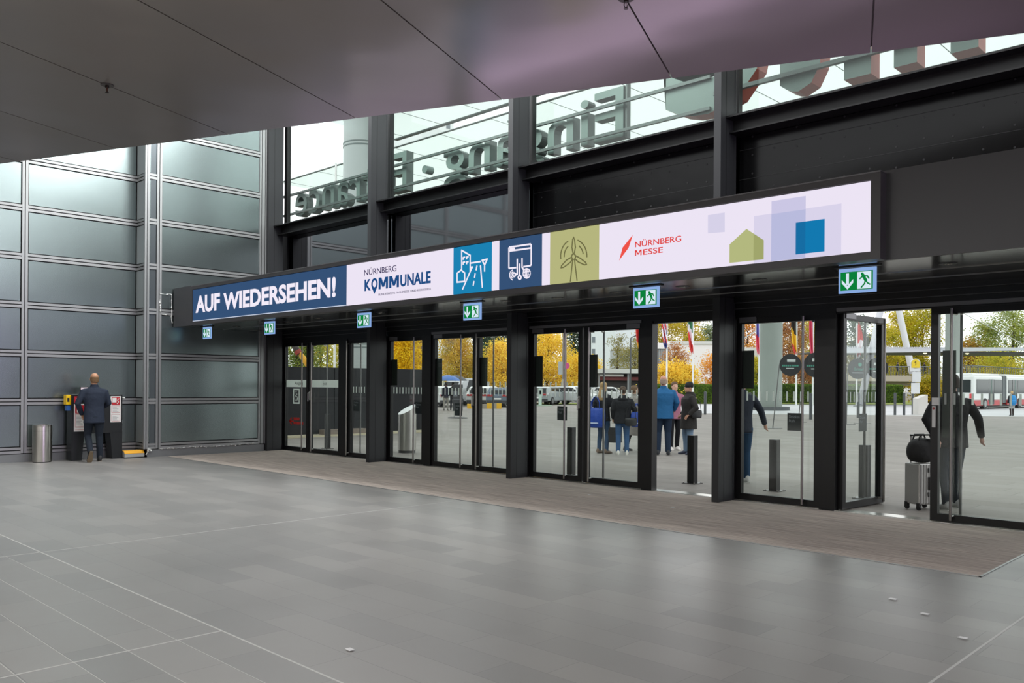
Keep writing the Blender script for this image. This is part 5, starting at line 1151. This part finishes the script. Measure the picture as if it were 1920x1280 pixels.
# railing and embankment behind the bus
t = thing('ramp_railing', 'grey ramp railing rising behind the bus', 'railing', gnd(1800, 96)); q0 = gnd(1790, 96) - t.location; m = MB()
for k in range(60): c_ = q0 + qd * (k * .22); m.box(c_.x - .02, c_.y - .02, 2.2, c_.x + .02, c_.y + .02, 4.2 - k * .012)
m.build('baluster', mat('rail_grey', '#6b6f72', .5), t, world=False); m = MB(); m.tube([q0 + Vector((0, 0, 4.25)), q0 + qd * 14 + Vector((0, 0, 3.5))], .06, 6); m.build('handrail', mat('rail_grey', '#6b6f72', .5), t, world=False)
m = MB(); c_ = q0; m.prism([c_ + Vector((0, 0, 0)), c_ + qd * 14, c_ + qd * 14 + Vector((0, 0, 2.0)), c_ + Vector((0, 0, 2.4))], Vector((FW.x, FW.y, 0)) * 2); m.build('ramp_wall', CON, t, world=False)

# ------------------------------------------------------------------ planting
def leaf_mat(name, cols, sc=.5):
    if name in MATS: return MATS[name]
    m = bpy.data.materials.new(name); m.use_nodes = True; nt = m.node_tree; nt.nodes.remove(nt.nodes['Principled BSDF'])
    tc = nt.nodes.new('ShaderNodeTexCoord'); n = nt.nodes.new('ShaderNodeTexNoise'); n.inputs['Scale'].default_value = sc; n.inputs['Detail'].default_value = 8; n.inputs['Roughness'].default_value = .75
    nt.links.new(tc.outputs['Object'], n.inputs['Vector']); r = nt.nodes.new('ShaderNodeValToRGB')
    el = r.color_ramp.elements
    while len(el) < len(cols): el.new(.5)
    for i, c in enumerate(cols): el[i].position = .34 + .32 * i / (len(cols) - 1); el[i].color = rgb(c)
    nt.links.new(n.outputs['Fac'], r.inputs['Fac'])
    d = nt.nodes.new('ShaderNodeBsdfDiffuse'); t = nt.nodes.new('ShaderNodeBsdfTranslucent'); mx = nt.nodes.new('ShaderNodeMixShader'); mx.inputs[0].default_value = .4
    for s in (d, t): nt.links.new(r.outputs['Color'], s.inputs['Color'])
    nt.links.new(d.outputs[0], mx.inputs[1]); nt.links.new(t.outputs[0], mx.inputs[2]); nt.links.new(mx.outputs[0], nt.nodes['Material Output'].inputs['Surface'])
    MATS[name] = m; return m
YELO = ['#b89a36', '#ecc94c', '#f8de60', '#eec456']; YGRN = ['#7c8a34', '#b0ae3c', '#d2c048', '#e6c040']; GRN = ['#5c6e3a', '#84944a', '#a6ac54', '#bcb85c']; DGR = ['#2c3c2e', '#3f5240', '#52664c', '#5d7052']
ORN = ['#a86430', '#d89440', '#e8b04c', '#c87e42']; BRN = ['#86604a', '#a6744e', '#c0905a', '#cca452']; OLV_ = ['#6a6a3c', '#8c8850', '#a89c5a', '#b0a468']; GGR = ['#5c6c52', '#788868', '#8f9c78', '#7c8c62']
BARK = mat('bark', '#4b4038', .9)
def tree(name, x, D, top_y, w_px, cols, label, cat='tree', base=.25, n=5000, ls=.19, shape='round', seed=0, density=1.0, sc=.5, shift=0, grp=None):
    rnd = random.Random(seed + int(x)); p = gnd(x, D); ht = 1.62 + (725 - top_y) / F * D; rad = w_px / 2 / F * D
    t = thing(name, label, cat, p, 0, grp); z0 = ht * base
    tr = MB(); tr.tube([(0, 0, -.02), (rnd.uniform(-.1, .1), 0, ht * .3), (rnd.uniform(-.2, .2), .1, ht * .62), (0, 0, ht * .9)], [.02 * ht + .03, .016 * ht + .02, .009 * ht + .01, .01], 8)
    clumps = []; nc = int(46 * density)
    for k in range(nc):
        u = rnd.random(); z = z0 + (ht - z0) * (k + .5) / nc
        f = (z - z0) / (ht - z0)
        prof = {'round': math.sqrt(max(0.02, 1 - (2 * f - .9) ** 2 / 1.25)), 'cone': max(.06, 1.05 - f), 'column': .55 + .45 * math.sin(PI * f), 'spread': .5 + .5 * math.sin(PI * min(1, f * 1.1))}[shape]
        a = rnd.uniform(0, 2 * PI); rr = rad * prof * math.sqrt(rnd.uniform(.1, 1)); c = Vector((rr * math.cos(a), rr * math.sin(a), z)); clumps.append((c, rad * rnd.uniform(.16, .30) + .12))
        if k % 2 == 0: tr.tube([(0, 0, max(.3, z - rr * .7 - .2)), c * .5 + Vector((0, 0, (z - rr * .4) * .5)), c], [.012 * ht * .6 + .01, .02, .008], 5)
    tr.build('trunk', BARK, t, world=False)
    vs, fs = [], []
    n = int(n * 1.75)
    for i in range(n):
        c, r = clumps[rnd.randrange(len(clumps))]
        o = c + Vector((rnd.gauss(0, r), rnd.gauss(0, r), rnd.gauss(0, r * .8)))
        if o.z < z0 * .7: continue
        a = Vector((rnd.uniform(-1, 1), rnd.uniform(-1, 1), rnd.uniform(-.7, .7))).normalized(); b = a.orthogonal().normalized(); q = rnd.uniform(0, 6.3); b = b * math.cos(q) + a.cross(b) * math.sin(q)
        s = min(ls, .05 + D / 600) * rnd.uniform(.6, 1.25); k = len(vs); vs += [o - a * s * .5, o + b * s * .32, o + a * s * .5, o - b * s * .32]; fs.append((k, k + 1, k + 2, k + 3))
    me = bpy.data.meshes.new('crown'); me.from_pydata(vs, [], fs); me.materials.append(leaf_mat('leaf_%s_%s' % (cols[1][1:], sc), cols, sc)); me.update()
    o = bpy.data.objects.new('crown', me); COL.objects.link(o); o.parent = t; return t
A = dict
for kw in (
  A(x=556, D=48, top_y=600, w_px=70, cols=GRN, label='green tree with thin stems behind the fence, nearest the clad wall'),
  A(x=600, D=54, top_y=590, w_px=80, cols=YGRN, label='yellow-green tree behind the fence at the Exit door'),
  A(x=650, D=60, top_y=600, w_px=70, cols=YGRN, label='yellow-green tree behind the white mast'),
  A(x=757, D=50, top_y=618, w_px=86, shape='cone', cols=['#c9a41e', '#ecca2e', '#fbdc3c', '#f0c838'], label='bright yellow tree rising over the slanted ashtray', ls=.13, n=9000),
  A(x=740, D=64, top_y=620, w_px=40, cols=BRN, label='brownish tree behind the bright yellow one', ls=.22),
  A(x=782, D=70, top_y=628, w_px=36, cols=BRN, label='brown leaved tree beside the tall white mast', ls=.22),
  A(x=857, D=90, top_y=628, w_px=62, cols=['#8a8a38', '#bca644', '#dcb84c', '#d4a04a'], label='yellow-orange tree above the parked white van', n=7500),
  A(x=868, D=98, top_y=668, w_px=90, cols=YGRN, label='low yellow-green tree behind the white van', n=5000),
  A(x=912, D=112, top_y=550, w_px=60, n=7000, cols=DGR, label='dark conifer behind the white hatchback', shape='cone', ls=.34, base=.1),
  A(x=932, D=125, top_y=530, w_px=74, n=8000, cols=DGR, label='taller dark conifer behind the blue-grey car', shape='cone', ls=.36, base=.1),
  A(x=942, D=90, top_y=650, w_px=56, cols=YELO, label='golden tree above the blue-grey car', n=6500),
  A(x=1026, D=92, top_y=628, w_px=72, cols=YELO, label='large golden tree above the silver estate car', n=8000, base=.14),
  A(x=1012, D=130, top_y=600, w_px=50, cols=DGR, label='dark green tree behind the large golden tree', shape='column', ls=.36),
  A(x=1076, D=124, top_y=590, w_px=40, cols=DGR, label='dark slender tree beside the grey-brown mast', shape='column', ls=.36),
  A(x=1070, D=96, top_y=672, w_px=56, cols=YELO, label='low golden tree just past the grey-brown mast', n=4500),
  A(x=1108, D=100, top_y=676, w_px=40, cols=YELO, label='small golden tree at the foot of the apartment block', n=3000),
  A(x=1190, D=116, top_y=645, w_px=46, cols=OLV_, label='olive tree beside the grey annex', n=3500, density=.7),
  A(x=1158, D=128, top_y=632, w_px=34, cols=OLV_, label='thin leaved tree on top of the grey annex', n=1300, density=.6, ls=.22),
  A(x=1240, D=136, top_y=590, w_px=84, cols=['#8a8430', '#b2a43a', '#c9b548', '#c4a03c'], label='big yellow-olive tree behind the white hall', n=7500, ls=.32),
  A(x=1283, D=142, top_y=592, w_px=62, cols=['#8a8430', '#b2a43a', '#c9b548', '#c4a03c'], label='yellow-olive tree behind the Italian flag', n=5500, ls=.32),
  A(x=1330, D=150, top_y=615, w_px=50, cols=GGR, label='grey-green tree at the edge of the open doorway', n=4500, ls=.3),
  A(x=1264, D=82, top_y=652, w_px=44, cols=BRN, label='thin reddish-brown tree in front of the white hall', n=1500, density=.7, ls=.22, base=.45),
  A(x=1256, D=80, top_y=688, w_px=64, cols=YELO, label='wide golden shrub behind the British flag pole', n=5000, base=.08, ls=.2, name='shrub', cat='shrub'),
  A(x=1285, D=81, top_y=690, w_px=40, cols=YELO, label='golden shrub behind the Italian flag pole', n=3500, base=.08, ls=.2, name='shrub', cat='shrub'),
  A(x=1340, D=88, top_y=672, w_px=44, cols=ORN, label='small orange tree beside the dark steel column', n=2200, density=.7, ls=.24, base=.3),
  A(x=1402, D=128, top_y=596, w_px=66, cols=ORN, label='orange tree behind the blue, white and red flag', n=5000, ls=.3, density=.9),
  A(x=1416, D=92, top_y=674, w_px=36, cols=YGRN, label='low yellow-green tree beside the concrete column', n=2600),
  A(x=1482, D=100, top_y=600, w_px=64, cols=BRN, label='brown and red leaved tree behind the Belgian flag', n=6000, ls=.28),
  A(x=1518, D=112, top_y=603, w_px=56, cols=YGRN, label='yellow-green tree behind the crimson flag', n=5000, ls=.28),
  A(x=1505, D=92, top_y=672, w_px=90, cols=BRN, label='low brown leaved tree above the hedge', n=4200),
  A(x=1607, D=128, top_y=600, w_px=44, cols=DGR, label='dark cedar with flat branches behind the red and white flag', n=2600, shape='spread', density=.7, ls=.36, base=.55),
  A(x=1612, D=134, top_y=640, w_px=80, cols=OLV_, label='olive and yellow tree under the dark cedar', n=5500, ls=.3),
  A(x=1655, D=132, top_y=610, w_px=60, cols=YGRN, label='yellow-green tree seen at the edge of the open leaf', n=5000, ls=.32),
  A(x=1690, D=138, top_y=582, w_px=56, cols=YGRN, label='tall yellow-green tree left of the leaning mast', n=6500, ls=.34, shape='column'),
  A(x=1730, D=134, top_y=578, w_px=64, cols=['#6d7420', '#a09e2c', '#c0b434', '#c89a34'], label='tall yellow-green tree behind the stay cable', n=7500, ls=.34, shape='column'),
  A(x=1705, D=136, top_y=668, w_px=90, cols=YGRN, label='low yellow-green tree behind the footbridge', n=5000, ls=.3, base=.1),
  A(x=1742, D=90, top_y=712, w_px=52, cols=['#7a7426', '#a3982e', '#c4a838', '#b98c34'], label='yellow-green bush behind the stone planter', n=4200, base=.04, ls=.2, name='shrub', cat='shrub'),
  A(x=1815, D=120, top_y=640, w_px=64, cols=['#7d7a3a', '#a8903c', '#bd8a3c', '#a06a38'], label='russet tree above the rear of the bus', n=4500, ls=.28, density=.9),
  A(x=1846, D=122, top_y=605, w_px=64, cols=GRN, label='green tree standing above the middle of the bus', n=5200, ls=.3),
  A(x=1900, D=118, top_y=580, w_px=86, cols=GRN, label='tall green tree above the front of the bus', n=6500, ls=.32, density=.9),
  A(x=1875, D=112, top_y=668, w_px=110, cols=YGRN, label='low yellow-green tree behind the ramp railing', n=5500, ls=.28, base=.1)):
    nm = kw.pop('name', 'tree'); tree(nm, **kw)
# clipped hedge
def hedge(x0, x1, D0, D1, h, label, n=5000):
    a, b = gnd(x0, D0), gnd(x1, D1); t = thing('hedge', label, 'hedge', a); v = b - a; nrm = Vector((FW.x, FW.y, 0))
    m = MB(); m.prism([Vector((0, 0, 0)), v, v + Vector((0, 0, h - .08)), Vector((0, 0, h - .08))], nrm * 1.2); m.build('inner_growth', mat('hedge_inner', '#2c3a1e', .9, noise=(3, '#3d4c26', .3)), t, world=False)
    rnd = random.Random(7); vs, fs = [], []
    for i in range(n):
        u = rnd.random(); f = rnd.random()
        o = v * u + (Vector((0, 0, rnd.uniform(.05, h))) - nrm * rnd.uniform(-.02, .1) if f < .7 else Vector((0, 0, h + rnd.uniform(-.1, .05))) + nrm * rnd.uniform(0, 1.2))
        q = Vector((rnd.uniform(-1, 1), rnd.uniform(-1, 1), rnd.uniform(-1, 1))).normalized(); b_ = q.orthogonal().normalized(); s = rnd.uniform(.12, .22); k = len(vs)
        vs += [o - q * s * .5, o + b_ * s * .35, o + q * s * .5, o - b_ * s * .35]; fs.append((k, k + 1, k + 2, k + 3))
    me = bpy.data.meshes.new('leaves'); me.from_pydata(vs, [], fs); me.materials.append(leaf_mat('leaf_hedge', ['#3d5426', '#53702f', '#688236', '#7a8c3c'], 1.2)); me.update(); o = bpy.data.objects.new('leaves', me); COL.objects.link(o); o.parent = t
hedge(1214, 1424, 77, 82, 1.72, 'clipped green hedge behind the beanie man and flag poles', 7000)
hedge(1462, 1694, 83, 90, 1.85, 'clipped green hedge behind the round banners', 8000)

# ------------------------------------------------------------------ light: overcast sky and the lit hall
w = bpy.data.worlds.new('overcast'); SC.world = w; w.use_nodes = True
w.node_tree.nodes['Background'].inputs['Color'].default_value = (.97, .985, 1, 1); w.node_tree.nodes['Background'].inputs['Strength'].default_value = 1.9
def area(name, loc, rot, sx, sy, power, col=(1, 1, 1)):
    l = bpy.data.lights.new(name, 'AREA'); l.shape = 'RECTANGLE'; l.size = sx; l.size_y = sy; l.energy = power; l.color = col
    o = bpy.data.objects.new(name, l); COL.objects.link(o); o.location = loc; o.rotation_euler = rot; return o
# added lamps boosting the daylight that falls through the void between ceiling and facade
area('skylight_boost', (-12, 9.0, 8.95), (0, 0, 0), 10, 2.6, 1050, (.97, 1, .99))
area('skylight_boost', (7.5, 8.6, 8.95), (0, 0, 0), 9, 3.4, 1500, (.97, 1, .99))
area('lilac_fill', (12.6, 6.2, 3.2), (0, math.radians(100), 0), 2.6, 6.5, 500, (.82, .66, 1))  # added lilac fill to tint the ceiling; no screen stands there
area('ceiling_glow_fill', (-5.6, 8.75, 3.74), (PI, 0, 0), 7.5, .35, 38, (.88, .64, 1))  # added lilac lamp on the canopy, makes the glow along the ceiling edge
area('ceiling_glow_fill', (-12.2, 8.75, 3.74), (PI, 0, 0), 4.5, .35, 8, (.86, .6, 1))  # weaker added lamp for the same lilac glow
# added fill lamps under the ceiling, out of view, to brighten the hall
for i, (x, y) in enumerate(((-13, -4), (-7, -4), (-1, -4), (5, -4), (-9, -9), (1, -9), (6, 2), (-14, -9))):
    area('hall_fill', (x, y, 4.9), (0, 0, 0), 3.0, 1.2, 450, (1, .98, .95))
